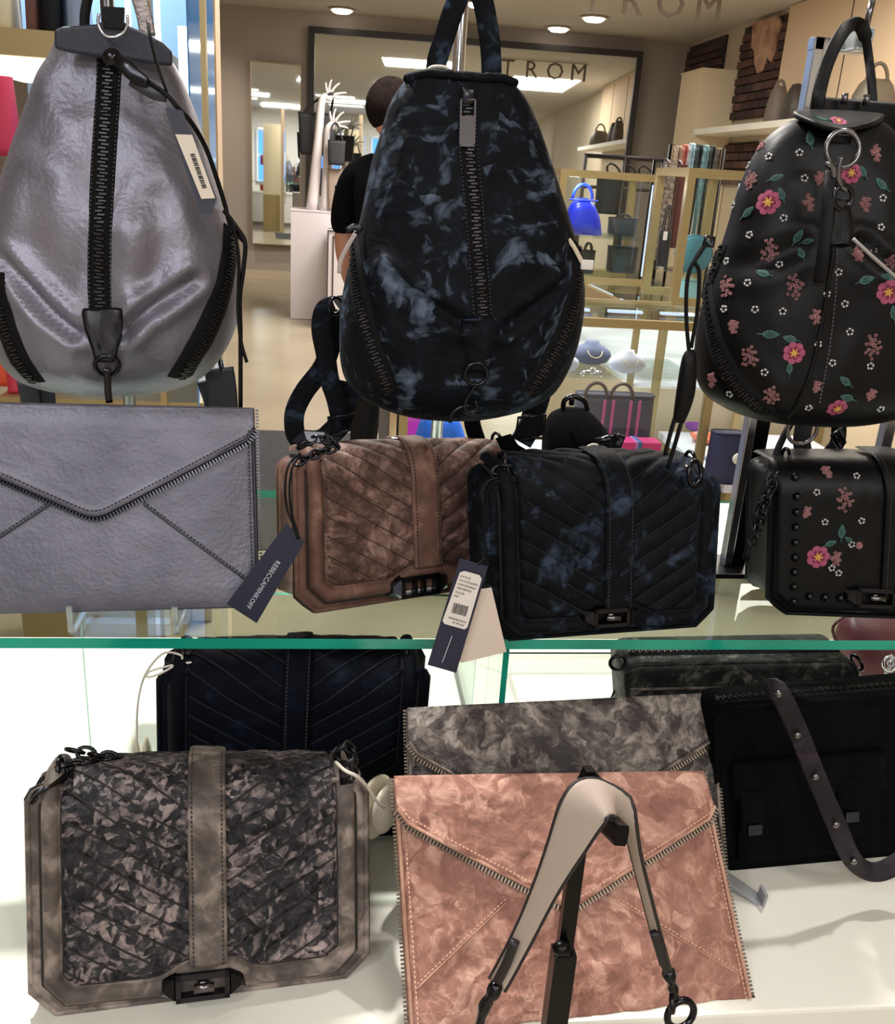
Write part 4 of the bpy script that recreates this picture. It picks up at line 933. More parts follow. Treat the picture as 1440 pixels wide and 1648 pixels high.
zipper(t, sf, [(1146, 398), (1138, 450), (1142, 510), (1158, 570), (1190, 625), (1235, 665)], .020)
strip_on('centre_seam', sf, [(1338, 260), (1336, 330), (1340, 400), (1330, 470), (1318, 540), (1300, 610), (1270, 672)], .004, blackl, t, .002, 50)
seamst(t, sf, [(1346, 400), (1344, 470), (1334, 560), (1318, 650)], th_)
strap('pull_strap', [(1338, 275, .79), (1334, 310, .78), (1330, 360, .775), (1324, 410, .772), (1318, 455, .774)], .78, .010, blackl, t, 30)
G().box(onY(1310, 452, .776)+Vector((-.002, 0, -.004)), onY(1318, 462, .774)+Vector((.002, .003, .002)), .001).out('strap_tip', gun, t)
for o in (0,):
    p = onY(1356, 240, .785); G().torus(p, (0, -1, .2), .0145, .0022, 26, 7).out('ring', steel, t)
G().box(onY(1340, 218, .792)+Vector((0, 0, -.006)), onY(1372, 222, .792)+Vector((0, .006, .002)), .001).out('ring_tab', blackl, t)
g = G(); g.tube(px3([(1354, 252), (1350, 268), (1349, 285), (1354, 300), (1362, 306)], .779, 16), .0022, 7); g.tube(px3([(1330, 262), (1340, 270), (1342, 285)], .780, 10), .003, 7); g.out('snap_hook', steel, t, kind='stuff')
G().torus(onY(1356, 318, .779), (0.2, -1, .1), .0095, .0022, 22, 7).out('ring', gun, t)
tab(t, sf, [(1336, 1364, 324), (1333, 1366, 335), (1330, 1370, 360), (1326, 1372, 382), (1330, 1368, 394)], floral, blackl, .004)
G().tube(px3([(1372, 384, .785), (1400, 410, .778), (1432, 438, .775), (1460, 462, .775)], .78, 16), .0016, 6).out('piping', mat('worn grey piping', (150, 146, 142), .5), t)
strap('handle', [(1314, 186, .88), (1318, 150, .88), (1330, 105, .89), (1348, 65, .90), (1366, 42, .91), (1382, 40, .92), (1392, 58, .92), (1398, 95, .92), (1402, 130, .91), (1406, 185, .90)], .9, [.012]*34+[.008]*16, floral, t, 50)
g = G(); g.box(onY(1312, 192, .885)+Vector((0, 0, -.01)), onY(1450, 165, .885)+Vector((.02, .02, 0)), .004); g.out('back_top', blackl, t)
G().tube(px3([(1360, 150), (1358, 168)], .875), .003, 6).out('stud', steel, t); G().tube(px3([(1395, 152), (1393, 170)], .875), .003, 6).out('stud', steel, t)
strap('cord', [(1138, 390, .80), (1128, 405, .80), (1108, 440, .80), (1104, 500, .80), (1108, 560, .80), (1112, 580, .80)], .8, .0035, blackl, t, 30, .003)
strap('cord', [(1132, 396, .802), (1118, 420, .802), (1125, 440, .802), (1122, 500, .802), (1112, 560, .802)], .8, .0035, blackl, t, 30, .003)
G().tube(px3([(1136, 380), (1148, 383), (1146, 396), (1132, 395)], .80), .002, 6, True).out('zip_slider', gun, t)
ts = lump('tassel', ([(1106, 562), (1098, 575), (1090, 620), (1082, 680)], [(1118, 562), (1119, 575), (1117, 630), (1100, 684)]), .80, .008, blackl, t, 14, 16)
strap('tassel_end', [(1086, 672), (1078, 700), (1070, 732)], .80, .004, blackl, t, 10); strap('tassel_end', [(1096, 680), (1086, 715), (1074, 755)], .81, .004, blackl, t, 10)
strap('shoulder_strap', [(1278, 672, .90), (1262, 700, .89), (1245, 740, .88), (1225, 800, .87), (1208, 860, .865), (1200, 900, .862)], .9, .007, blackl, t, 30)
strap('shoulder_strap', [(1296, 672), (1290, 710), (1298, 740), (1320, 775)], .93, .018, mat('charcoal strap', (44, 46, 52), .5), t, 14)
strap('shoulder_strap', [(1350, 672), (1348, 710), (1335, 730), (1312, 770)], .95, .016, blackl, t, 14)
G().torus(onY(1291, 691, .865), (0, -1, 0), .0155, .0020, 26, 7).out('ring', steel, t)
G().tube(px3([(1340, 700), (1352, 690), (1358, 712), (1350, 722)], .93), .003, 6, True).out('strap_buckle', gun, t)

# embroidery
c_pet = mat('rose thread petals', (156, 76, 104), .85); c_pet2 = mat('magenta thread', (118, 32, 66), .85); c_yel = mat('ochre thread', (196, 150, 70), .7); c_leaf = mat('teal thread', (58, 98, 92), .7)
c_leafd = mat('deep teal thread', (30, 60, 58), .7); c_tiny = mat('dusty pink thread', (158, 118, 116), .8); c_wht = mat('white thread', (190, 190, 192), .7)
EOFF = [.0010]
def emb(name, sf, x, y, shapes, mats, t, off=None):
    """shapes: list of (material index, list of polygons in px offsets)"""
    off = EOFF[0] if off is None else off; h = sf.hit(x, y)
    if not h: return
    p, n = h; g = G(); k = (p-CAM).dot(CF)/FPX
    rx = (CR-n*CR.dot(n)).normalized(); uy = (CU-n*CU.dot(n)); uy = uy-rx*uy.dot(rx); uy = uy.normalized()
    for q, (mi, polys) in enumerate(shapes):
        g.cur = mi
        for poly in polys:
            top = [sf.near(p+rx*a*k+uy*b*k, n, off+q*.0003) for a, b in poly]; bot = [v-n*.0012 for v in top]; c = sum(top, Vector())/len(top)+n*.0003; m_ = len(poly)
            g.add(top+bot+[c], [(i, (i+1) % m_, 2*m_) for i in range(m_)]+[(i, m_+i, m_+(i+1) % m_, (i+1) % m_) for i in range(m_)])
    g.out(name, mats, t, smooth=False)
def petals(n, r, w_, r0=0, a0=0, k=1):
    out = []
    for i in range(n):
        a = a0+2*math.pi*i/n
        pts = [(r0, 0), (r0+(r-r0)*.45, w_*.8), (r0+(r-r0)*.8, w_), (r, w_*.35), (r*.97, 0), (r, -w_*.35), (r0+(r-r0)*.8, -w_), (r0+(r-r0)*.45, -w_*.8)]
        out.append([(u*math.cos(a)-v*math.sin(a), u*math.sin(a)+v*math.cos(a)) for u, v in pts])
    return out
def disc(x, y, r, n=8, st=0): return [(x+r*math.cos(2*math.pi*i/n+st), y+r*math.sin(2*math.pi*i/n+st)) for i in range(n)]
rs = random.Random(5)
def big(sf, t, x, y, r=19, pet=c_pet): emb('flower', sf, x, y, [(0, petals(7, r, r*.34, 2, rs.random())), (1, petals(7, r*.62, r*.17, 1, rs.random())), (2, [disc(0, 0, r*.24)]+petals(6, r*.42, r*.07, 1, .9))], [pet, c_pet2, c_yel], t)
def leaf(sf, t, x, y, r=14, a=None):
    a = rs.random()*6.28 if a is None else a; pts = [(-1, 0), (-.75, .28), (-.5, .36), (-.45, .48), (-.1, .42), (.0, .52), (.4, .3), (.5, .34), (1, 0), (.5, -.34), (.4, -.3), (0, -.52), (-.1, -.42), (-.45, -.48), (-.5, -.36), (-.75, -.28)]
    rot = lambda P_, s=1: [((u*math.cos(a)-v*math.sin(a))*r*s, (u*math.sin(a)+v*math.cos(a))*r*s) for u, v in P_]
    emb('leaf', sf, x, y, [(0, [rot(pts)]), (1, [rot(pts, .66)]), (0, [rot([(-1.5, -.05), (.8, -.05), (.8, .05), (-1.5, .05)])])], [c_leaf, c_leafd], t)
def cluster(sf, t, x, y, r=20, n=15, col=c_tiny):
    pk = []; ms = []
    for i in range(n):
        q = math.sqrt((i+.4)/n)*r; a = i*2.4+rs.random()*.5; cx, cy = q*math.cos(a)*.72, q*math.sin(a)*1.05; rr = 4.2-1.6*q/r
        pk += [[(cx+u, cy+v) for u, v in pp] for pp in petals(5, rr, rr*.36, rr*.35, rs.random())]; ms.append(disc(cx, cy, rr*.3, 5))
    emb('blossom_cluster', sf, x, y, [(0, pk), (1, ms)], [col, c_pet], t)
def daisy(sf, t, x, y, r=6): emb('daisy', sf, x, y, [(0, petals(5, r, r*.38, r*.42, rs.random())), (1, [disc(0, 0, r*.35, 6)])], [c_wht, tapem], t)
for x, y, r in ((1236, 326, 20), (1369, 279, 17), (1429, 470, 20), (1277, 568, 18), (1347, 657, 17)): big(sfr, rgt, x, y, r, c_pet)
for x, y, r, a in ((1303, 223, 13, 1.7), (1250, 286, 11, .2), (1204, 341, 12, .5), (1257, 312, 11, 1.9), (1284, 380, 13, 1.2), (1300, 388, 10, .4), (1289, 408, 11, 1.8), (1227, 440, 12, 2.5), (1417, 296, 13, 2.4), (1388, 276, 10, 2), (1345, 350, 11, 2.6), (1394, 450, 14, .3), (1426, 446, 11, 2.9), (1240, 538, 14, 0), (1270, 545, 12, 2.9), (1270, 592, 10, 1.6), (1359, 613, 12, 2.5), (1362, 640, 13, 2.8), (1437, 503, 12, 1.8), (1147, 560, 11, 2.2)): leaf(sfr, rgt, x, y, r, a)
for x, y, r in ((1207, 290, 17), (1222, 235, 10), (1301, 327, 13), (1238, 404, 20), (1169, 461, 19), (1278, 461, 20), (1392, 328, 12), (1409, 247, 13), (1380, 410, 13), (1336, 383, 9), (1318, 287, 10), (1433, 424, 14), (1206, 575, 19), (1180, 525, 11), (1240, 637, 18), (1145, 612, 13), (1312, 509, 12), (1404, 557, 20), (1402, 635, 10), (1314, 622, 9), (1168, 600, 10)): cluster(sfr, rgt, x, y, r, int(5+r*.55))
for x, y in ((1237, 252), (1286, 246), (1294, 287), (1261, 351), (1206, 378), (1254, 426), (1203, 455), (1420, 319), (1417, 366), (1349, 438), (1330, 473), (1359, 489), (1169, 420), (1406, 402), (1165, 497), (1215, 498), (1259, 501), (1367, 534), (1339, 584), (1400, 589), (1230, 599), (1174, 634), (1301, 656), (1316, 554), (1417, 658), (1197, 266), (1178, 330)): daisy(sfr, rgt, x, y)
sff = Surf(flf)
S_fl = Surf(fl_)
h_ = onY(1344, 203, .80)
EOFF[0] = .0045; big(S_fl, rgt, 1346, 203, 14); leaf(S_fl, rgt, 1318, 198, 12, 2.8); EOFF[0] = .0010
big(sff, flb, 1316, 896, 19); leaf(sff, flb, 1354, 855, 12, 1.6); leaf(sff, flb, 1336, 874, 10, .4); leaf(sff, flb, 1365, 868, 8, 2.6)
for x, y, r in ((1359, 803, 20), (1298, 824, 9), (1330, 759, 11), (1345, 898, 12), (1382, 878, 5), (1437, 866, 8)): cluster(sff, flb, x, y, r, int(5+r*.55))
for x, y in ((1314, 792), (1327, 840), (1386, 838), (1370, 876), (1338, 914), (1349, 922), (1378, 766), (1424, 908)): daisy(sff, flb, x, y, 5.5)
for x, y in ((1345, 100), (1327, 112)): pass

# ------------------------------------------------------------------ chrome stands
def stand(label, x, y, top, m=chrome, w_=.0065):
    t = thing('bag_stand', label, 'stand', (x, y, SZ), 'chrome bag stands')
    G().box((x-.035, y-.035, SZ), (x+.035, y+.035, SZ+.006), .002).out('base', blackm, t, smooth=False)
    G().tube([(x, y, SZ+.004), (x, y, top-.004), (x, y, top)], [w_, w_, w_*.7], 16).out('post', m, t); return t
xs = onY(740, 60, 1.01).x; s_ = stand('round chrome post stand behind the middle navy backpack', xs, 1.01, 1.68)
G().torus((xs, 1.005, 1.665), (0, 1, 0), .012, .0035).out('hook', chrome, s_)
xs = onY(208, 640, 1.02).x; s_ = stand('dark chrome post stand behind the pewter backpack', xs, 1.02, 1.66, steel)
G().box((xs-.012, .90, 1.60), (xs+.012, 1.02, 1.606), .001).out('hook_arm', chrome, s_)
a = onZ(1200, 935, SZ); t = thing('bag_stand', 'square chrome frame stand with clear peg behind the floral backpack', 'stand', (a.x, .955, SZ), 'chrome bag stands')
x0 = onY(1316, 60, .955).x; zt = onY(1316, 60, .955).z; x1 = onY(1392, 52, .955).x
G().box((x0-.03, .925, SZ), (x0+.055, .985, SZ+.006), .001).out('base', blackm, t, smooth=False)
G().box((x0-.005, .948, SZ+.006), (x0+.005, .962, zt), .001).out('post', chrome, t, smooth=False)
G().box((x0+.006, .952, SZ+.006), (x0+.022, .958, SZ+.24), .0).out('inner_panel', blackm, t, smooth=False)
G().box((x0-.006, .948, zt-.012), (x1, .962, zt), .001).out('arm', chrome, t, smooth=False)
p = onY(1390, 62, .93); G().box(p+Vector((-.009, -.002, -.010)), p+Vector((.009, .02, .010)), .002).out('peg_block', acr2, t, smooth=False); G().tube([p+Vector((0, 0, .01)), p+Vector((.001, 0, .032))], .0032, 8).out('peg', steel, t)
x2 = onY(1425, 700, .955).x; G().box((x2-.006, .948, SZ+.006), (x2+.006, .962, onY(1425, 200, .955).z), .001).out('post', chrome, t, smooth=False)

# ------------------------------------------------------------------ black velvet mini backpack on the shelf behind the navy bag
t = thing('mini_backpack', 'small black velvet backpack behind the navy velvet bag', 'backpack', (onY(940, 780, 1.0).x, 1.0, SZ))
lump('body', ([(905, 655), (884, 668), (874, 700), (872, 760), (870, 860)], [(938, 655), (960, 672), (990, 712), (1012, 740), (1024, 860)]), 1.0, .045, v_black, t, 30, 40, zbot=SZ+.0005)
G().tube(px3([(906, 662), (908, 645), (922, 638), (940, 645), (946, 660)], .975, 20), .003, 8).out('handle', gun, t)
G().box(onY(914, 652, .975), onY(926, 638, .97), .002).out('buckle', gun, t)
c = onY(960, 735, .97)
g = G(); g.tube(px3([(958, 712), (975, 708), (992, 702)], .95), .005, 8); g.out('strap_bar', gun, t)
G().ribbon(px3([(1000, 700), (992, 720), (988, 750)], .95), .010, .005).out('strap_bar', blackm, t)
chain_g = G(); chain(chain_g, px3([(965, 715), (968, 728), (962, 742), (975, 750)], .95, 8), .0045, .0014); chain_g.out('chain_strap', gun, t, kind='stuff')
for pts in ([(921, 755), (932, 730), (950, 716), (962, 716)], [(962, 752), (970, 735), (974, 722)]): G().tube(px3(pts, .945, 16), .0011, 6).out('lanyard', mat('white cord', (214, 208, 196), .6), t)

# ================================================================== the shop behind
def onX(x, y, X): d = ray(x, y); return CAM + d*(X/d.x)
def bpx(x0, y0, x1, y1, Y, dep, z0=None, z1=None):
    """axis aligned box (two corners) covering a pixel rectangle at depth Y, going dep further back"""
    xm, ym = (x0+x1)/2, (y0+y1)/2
    a, b, c, d = onY(x0, ym, Y), onY(x1, ym, Y), onY(xm, y1, Y), onY(xm, y0, Y)
    return Vector((a.x, Y, c.z if z0 is None else z0)), Vector((b.x, Y+dep, d.z if z1 is None else z1))
def part(name, a, b, m, t, bev=0, **k): return G().box(a, b, bev).out(name, m, t, smooth=False, **k)

# mirrors on the back wall
def mirror(label, x0, x1, z0, z1, y, fr, fm, rot=0):
    t = thing('wall_mirror', label, 'mirror', ((x0+x1)/2, y, z0)); o = Vector(((x0+x1)/2, y, z0)); M_ = Matrix.Translation(o) @ Matrix.Rotation(rot, 4, 'Z') @ Matrix.Translation(-o)
    G().box((x0, y, z0), (x1, y+.02, z1), 0, M_).out('mirror_glass', mirrorm, t, smooth=False)
    if fr:
        for a, b in (((x0-fr, y-.03, z0-fr), (x0, y+.03, z1+fr)), ((x1, y-.03, z0-fr), (x1+fr, y+.03, z1+fr)), ((x0, y-.03, z1), (x1, y+.03, z1+fr)), ((x0, y-.03, z0-fr), (x1, y+.03, z0))):
            G().box(a, b, 0, M_).out('frame_bar', fm, t, smooth=False)
    return t
mirror('very large wall mirror in a dark frame behind the display arms', -.33, 3.72, .1, 3.0, 12.84, .075, mat('dark bronze frame', (48, 44, 42), .4, .3), R(-2.6))
mirror('tall narrow frameless mirror left of the large mirror', -1.10, -.50, .47, 2.62, 12.88, .012, mat('champagne edge', (150, 130, 100), .4, .4), R(2.5))

# recessed ceiling downlights (lit lens and trim ring)
litm = mat('lit lens', (255, 244, 226), emit=9)
def downlight(x, y, label, r=.11, power=0):
    t = thing('downlight', label, 'ceiling light', (x, y, CEIL-.02), 'recessed ceiling downlights')
    G().lathe((x, y, CEIL), [(r*.9, 0), (r*1.25, -.012), (r*1.2, -.022), (r, -.02)][::-1], 24).out('trim_ring', mat('white trim', (226, 220, 210), .4), t)
    G().lathe((x, y, CEIL-.028), [(r*.2, -.03), (r*.7, -.022), (r*.95, 0), (r*.9, .01)], 20).out('lens', litm, t)
for px_, lab in (((550, 15), 'round downlight above the left corner of the large mirror'), ((889, 50), 'round downlight nearest the top edge of the large mirror'), ((956, 27), 'round downlight right of the other ceiling lights'), ((770, 4), 'round downlight beside the handle of the navy backpack')):
    p = onZ(*px_, CEIL); downlight(p.x, min(p.y, 12.6), lab, .13)
panm = mat('lit troffer', (255, 250, 240), emit=2.5)
def troffer(x, y, w_=1.1, d=.55, lab='rectangular ceiling light panel over the sales floor'):
    t = thing('ceiling_panel_light', lab, 'ceiling light', (x, y, CEIL-.03), 'rectangular ceiling panels behind the viewer')
    part('diffuser', (x-w_/2, y-d/2, CEIL-.03), (x+w_/2, y+d/2, CEIL-.02), panm, t); part('tray', (x-w_/2-.05, y-d/2-.05, CEIL-.02), (x+w_/2+.05, y+d/2+.05, CEIL-.0005), mat('white trim', (226, 220, 210), .4), t)
for x, y, w_, d_, lb in ((-1.4, -1.0, 1.0, .5, 'square ceiling panel light nearest behind the viewer'), (-1.4, -4.5, 1.0, .5, 'square ceiling panel light in front of the middle clothes rail'), (-3.6, -1.5, .9, .25, 'narrow ceiling strip light nearest the white tables, first of four'), (-3.6, -3.2, .9, .25, 'narrow ceiling strip light, second of four from the tables'), (-3.6, -5, .9, .25, 'narrow ceiling strip light, third of four from the tables'), (-3.6, -7, .9, .25, 'narrow ceiling strip light nearest the front windows'), (1.6, -3.4, 1.0, .5, 'square ceiling panel light beside the round columns'), (3.2, -3.4, 1.0, .5, 'square ceiling panel light nearest the right wall')): troffer(x, y, w_, d_, lb)
# front of the room, seen only in the mirrors: daylight windows, columns, clothes rails
skyw = mat('daylight behind window', (70, 140, 235), emit=1.6)
for i, (x, lb) in enumerate(((-4.3, 'wide blue daylit shop window nearest the left wall'), (-2.2, 'wide blue daylit shop window behind the middle clothes rail'), (-.6, 'left one of the two narrow blue shop windows'), (.8, 'right one of the two narrow blue shop windows'))):
    w0 = .55 if i < 2 else .28
    t = thing('shop_window', lb, 'window', (x, -8.95, .8), 'daylit windows reflected in the mirrors')
    part('pane', (x-w0, -8.98, .9), (x+w0, -8.96, 2.5), skyw, t)
    for k in (-1, 0, 1): part('mullion', (x+k*w0-.03, -8.96, .86), (x+k*w0+.03, -8.9, 2.54), white, t)
    for z in (.86, 1.7, 2.52): part('mullion', (x-w0, -8.955, z), (x+w0, -8.905, z+.05), white, t)
for x, y, lb in ((2.4, -3.2, 'white round column between the two right ceiling panels'), (3.6, -1.6, 'white round column nearest the right wall'), (1.2, -5.2, 'white round column before the narrow shop windows'), (-3.0, -4.8, 'white round column beside the ceiling strip lights')):
    t = thing('column', lb, 'column', (x, y, 0), 'columns of the sales floor')
    G().lathe((x, y, 0), [(.24, 0), (.24, .12), (.19, .13), (.19, CEIL-.2), (.25, CEIL-.1), (.25, CEIL-.001)], 28).out('shaft', mat('pale paint', (214, 210, 202), .8), t)
dk = [mat('dark cloth %d' % i, c, .9) for i, c in enumerate(((22, 24, 30), (44, 40, 44), (70, 64, 60), (36, 44, 60), (96, 60, 52)))]
for x, lb in ((-3.6, 'leftmost'), (-1.9, 'middle'), (.4, 'rightmost')):
    t = thing('clothes_rail', lb+' of the three chrome rails of dark garments near the front windows', 'clothes rail', (x, -6.8, 0), 'clothes rails near the front windows')
    G().tube([(x-.6, -6.8, 0), (x-.6, -6.8, 1.5), (x+.6, -6.8, 1.5), (x+.6, -6.8, 0)], .015, 8).out('rail', chrome, t)
    for k in range(9): G().box((x-.5+k*.115, -7.05, .55+.1*(k % 3)), (x-.44+k*.115, -6.55, 1.44), .02).out('garment', dk[(k*3+int(x*2)) % 5], t)

# ---- white plinths with display arms and bags
plw = mat('white plinth paint', (226, 218, 224), .6)
t = thing('plinth', 'tall white plinth carrying the white display arms', 'plinth', (-.2, 9.9, 0))
part('body', (-.455, 9.6, .004), (.06, 10.2, 1.04), plw, t); part('top', (-.46, 9.595, 1.04), (.065, 10.205, 1.055), plw, t)
t = thing('plinth', 'lower white plinth with dark line edging beside the clerk', 'plinth', (.25, 9.0, 0))
a = onY(527, 370, 9.0); b = onY(575, 370, 9.0); z = a.z; lnm = mat('dark edging', (70, 64, 72), .6)
part('body', (a.x, 9.0, .004), (b.x+.25, 9.55, z), plw, t)
for q in (0, .05): part('edging', (a.x+q, 8.99, .05), (a.x+q+.012, 9.0, z-q), lnm, t); part('edging', (a.x+q+.012, 8.99, z-q-.012), (b.x+.25, 9.0, z-q), lnm, t)
part('edging', (a.x+.20, 8.99, .05), (a.x+.215, 9.0, z-.25), lnm, t); part('edging', (a.x+.215, 8.99, z-.265), (b.x+.25, 9.0, z-.25), lnm, t)
armm = mat('white mannequin', (222, 214, 216), .5)
def arm(label, base, wrist, tip, Y, r0=.062):
    B_, W_, T_ = onY(*base, Y), onY(*wrist, Y), onY(*tip, Y); B_.z = 1.056
    t = thing('arm_mannequin', label, 'mannequin', B_, 'white mannequin arms on the plinth')
    g = G(); g.tube(cat([B_, B_.lerp(W_, .3), B_.lerp(W_, .65), W_, W_.lerp(T_, .55)], 16), [r0-(r0-.026)*k/15 for k in range(16)], 14)
    g.out('forearm', armm, t)
    d = (T_-W_); palm = W_+d*.55; g = G(); g.ell(palm, .045, .026, .045, 14, 10)
    for dx, dz, l in ((-.35, 1, .11), (.05, 1, .13), (.5, .8, .13), (.95, .35, .13), (.9, -.05, .10)):
        v = Vector((dx, -.15, dz)).normalized(); p0 = palm+v*.03; bend = Vector((.35, -.1, -.25))
        g.tube(cat([p0, p0+v*l*.4, p0+v*l*.75+bend*.02, p0+v*l+bend*.05], 8), [.013, .013, .012, .011, .010, .010, .008, .006], 8)
    g.out('hand', armm, t)
arm('tallest white display arm with raised fingers at left of the plinth', (502, 342), (518, 162), (538, 150), 9.75)
arm('middle white display arm just right of the tallest', (524, 342), (528, 208), (542, 196), 9.7, .055)
arm('short white display arm at right of the plinth', (537, 342), (541, 296), (548, 288), 9.8, .035)
def tote(name, label, x0, y0, x1, y1, Y, dep, m, hh=.12, grp=None, cat_='handbag', flare=.9, hm=None, z0=None):
    a, b = bpx(x0, y0, x1, y1, Y, dep); z_ = a.z if z0 is None else z0; t = thing(name, label, cat_, ((a.x+b.x)/2, Y+dep/2, z_), grp); g = G(); cx = (a.x+b.x)/2; h = (b.x-a.x)/2; n = 10; v = []; f = []
    sec = 20
    for i in range(n+1):
        q = i/n; z = z_+(b.z-z_)*q; hw_ = h*(flare+(1-flare)*q)*(1 if 0 < i else .95); d_ = dep/2*(1-.45*q)*(1 if 0 < i else .9)
        for k in range(sec):
            an = 2*math.pi*k/sec; v.append((cx+hw_*math.copysign(abs(math.cos(an))**.45, math.cos(an)), Y+dep/2+d_*math.copysign(abs(math.sin(an))**.45, math.sin(an)), z))
    f = [(i*sec+k, i*sec+(k+1) % sec, (i+1)*sec+(k+1) % sec, (i+1)*sec+k) for i in range(n) for k in range(sec)]+[tuple(range(sec))[::-1], tuple(n*sec+k for k in range(sec))]
    mk('body', v, f, m, t); G().tube([(cx+h*math.copysign(abs(math.cos(R(18*k)))**.45, math.cos(R(18*k))), Y+dep/2+dep*.275*math.copysign(abs(math.sin(R(18*k)))**.45, math.sin(R(18*k))), b.z) for k in range(20)], max(.003, h*.03), 6, True).out('rim', m, t)
    if hh:
        for s_ in (-1, 1): G().tube([(cx+h*.5*math.cos(R(a_)), Y+dep/2+s_*dep*.2, b.z-.01+hh*math.sin(R(a_))) for a_ in range(0, 181, 15)], max(.004, h*.05), 8).out('handle', hm or m, t)
    return t
bag1 = mat('charcoal leather', (44, 46, 52), .6); bag2 = mat('slate leather', (36, 38, 44), .6)
tote('tote_bag', 'large charcoal tote hanging from the tallest display arm', 479, 182, 541, 250, 9.86, .16, bag1, .0, 'bags on the display arms')
t_ = bpy.data.objects['tote_bag']; q = onY(529, 156, 9.76); G().tube(cat([onY(488, 184, 9.93), onY(500, 168, 9.88), q+Vector((0, -.03, .02)), q+Vector((.04, 0, .01)), onY(532, 184, 9.93)], 20), .012, 8).out('handle', bag1, t_)
tote('tote_bag', 'smaller slate tote hanging from the middle display arm', 527, 226, 556, 266, 9.55, .09, bag2, .0, 'bags on the display arms')
t_ = bpy.data.objects['tote_bag.001']; G().tube(cat([onY(531, 228, 9.6), onY(534, 205, 9.64), onY(539, 198, 9.68), onY(545, 205, 9.64), onY(552, 228, 9.6)], 16), .009, 8).out('handle', bag2, t_)
tote('shoulder_bag', 'pale taupe soft bag standing under the slate tote', 527, 272, 553, 340, 9.605, .07, mat('pale taupe leather', (158, 142, 128), .6), .0, 'bags on the display arms', z0=1.056)
z_ = z; tote('tote_bag', 'black bag standing on the lower plinth beside the clerk', 538, 300, 566, 364, 9.05, .2, bag2, .08, flare=1, z0=z)

# ---- clerk, seen from behind
def skinned(pts, edges, root=0, sub=2):
    me = bpy.data.meshes.new('tmp'); me.from_pydata([p[0] for p in pts], edges, []); o = bpy.data.objects.new('tmp', me); COL.objects.link(o)
    md = o.modifiers.new('s', 'SKIN'); 
    for i, (c, r) in enumerate(pts): me.skin_vertices[0].data[i].radius = (r if isinstance(r, tuple) else (r, r))
    me.skin_vertices[0].data[root].use_root = True
    md.use_smooth_shade = True; m2 = o.modifiers.new('b', 'SUBSURF'); m2.levels = sub; m2.render_levels = sub
    dg = bpy.context.evaluated_depsgraph_get(); e = bpy.data.meshes.new_from_object(o.evaluated_get(dg))
    r = [v.co.copy() for v in e.vertices], [tuple(p.vertices) for p in e.polygons]; bpy.data.objects.remove(o); bpy.data.meshes.remove(e); return r
CL = Vector((.215, 4.0, 0)); rotb = Matrix.Rotation(R(-42), 3, 'Z')   # local +y is where the body faces
def cw(v, extra=0): return (Matrix.Rotation(R(-42-extra), 3, 'Z') @ Vector(v))+CL
t = thing('person', 'person in black t-shirt and black trousers standing with back turned beyond the navy backpack', 'person', CL)
def limb(*a): return list(a)
B_ = [((0, 0, .96), (.15, .11)), ((0, .01, 1.12), (.135, .1)), ((0, .0, 1.30), (.165, .115)), ((0, -.01, 1.43), (.12, .09)), ((0, 0, 1.50), .062), ((-.012, .0, 1.59), .055)]
E_ = [(0, 1), (1, 2), (2, 3), (3, 4), (4, 5)]
for s_ in (-1, 1):
    n = len(B_); B_ += [((s_*.12, 0, 1.445), .07), ((s_*.195, -.005, 1.42), .062), ((s_*.235, -.01, 1.28), .05), ((s_*.25, -.005, 1.13), .042), ((s_*.265, .06, 1.0), .037), ((s_*.268, .12, .90), .026), ((s_*.265, .15, .85), (.020, .035))]
    E_ += [(3, n), (n, n+1), (n+1, n+2), (n+2, n+3), (n+3, n+4), (n+4, n+5), (n+5, n+6)]
    for k, (dx, dl) in enumerate(((-.02, .075), (-.007, .085), (.007, .08), (.02, .065))):
        m_ = len(B_); B_ += [((s_*.262, .165+dx, .815), .009), ((s_*.255, .175+dx, .815-dl*.5), .008), ((s_*.245, .172+dx, .815-dl), .007)]; E_ += [(n+6, m_), (m_, m_+1), (m_+1, m_+2)]
    m_ = len(B_); B_ += [((s_*.245, .185, .86), .010), ((s_*.232, .20, .83), .009), ((s_*.228, .205, .80), .008)]; E_ += [(n+5, m_), (m_, m_+1), (m_+1, m_+2)]
    n = len(B_); B_ += [((s_*.095, 0, .88), .095), ((s_*.10, .01, .70), .078), ((s_*.10, .015, .50), .058), ((s_*.10, -.01, .34), .052), ((s_*.10, -.02, .10), .036), ((s_*.105, .02, .045), .04), ((s_*.11, .12, .035), .035)]
    E_ += [(0, n)]+[(n+k, n+k+1) for k in range(6)]
bv_, bf = skinned(B_, E_)
bv_ = [cw(v) for v in bv_]
# head: lofted ovoid with brow, nose, chin and ears, turned a little further than the body
hv = []; hf = []; HN, HS = 22, 24; hc = Vector((-.012, -.01, 1.68))
for i in range(HN+1):
    q = i/HN; z = .118*math.cos(math.pi*q); w_ = math.sin(math.pi*q)
    for k in range(HS):
        a = 2*math.pi*k/HS; x = .077*w_*math.cos(a); y = .098*w_*math.sin(a)
        if z < 0: x *= 1+z*1.9; y = y*(1+z*.9)+(-z)*.12
        if y > 0 and abs(x) < .018 and -.055 < z < .02: y += .018*(1-abs(x)/.018)*(1-abs(z+.03)/.05 if z > -.055 else 0)
        if y > 0 and abs(z-.012) < .02 and .015 < abs(x) < .05: y -= .006
        hv.append(cw((hc.x+x, hc.y+y, hc.z+z), 22))
for i in range(HN):
    for k in range(HS): hf.append((i*HS+k, (i+1)*HS+k, (i+1)*HS+(k+1) % HS, i*HS+(k+1) % HS))
g = G(); g.add(bv_, bf); g.add(hv, hf)
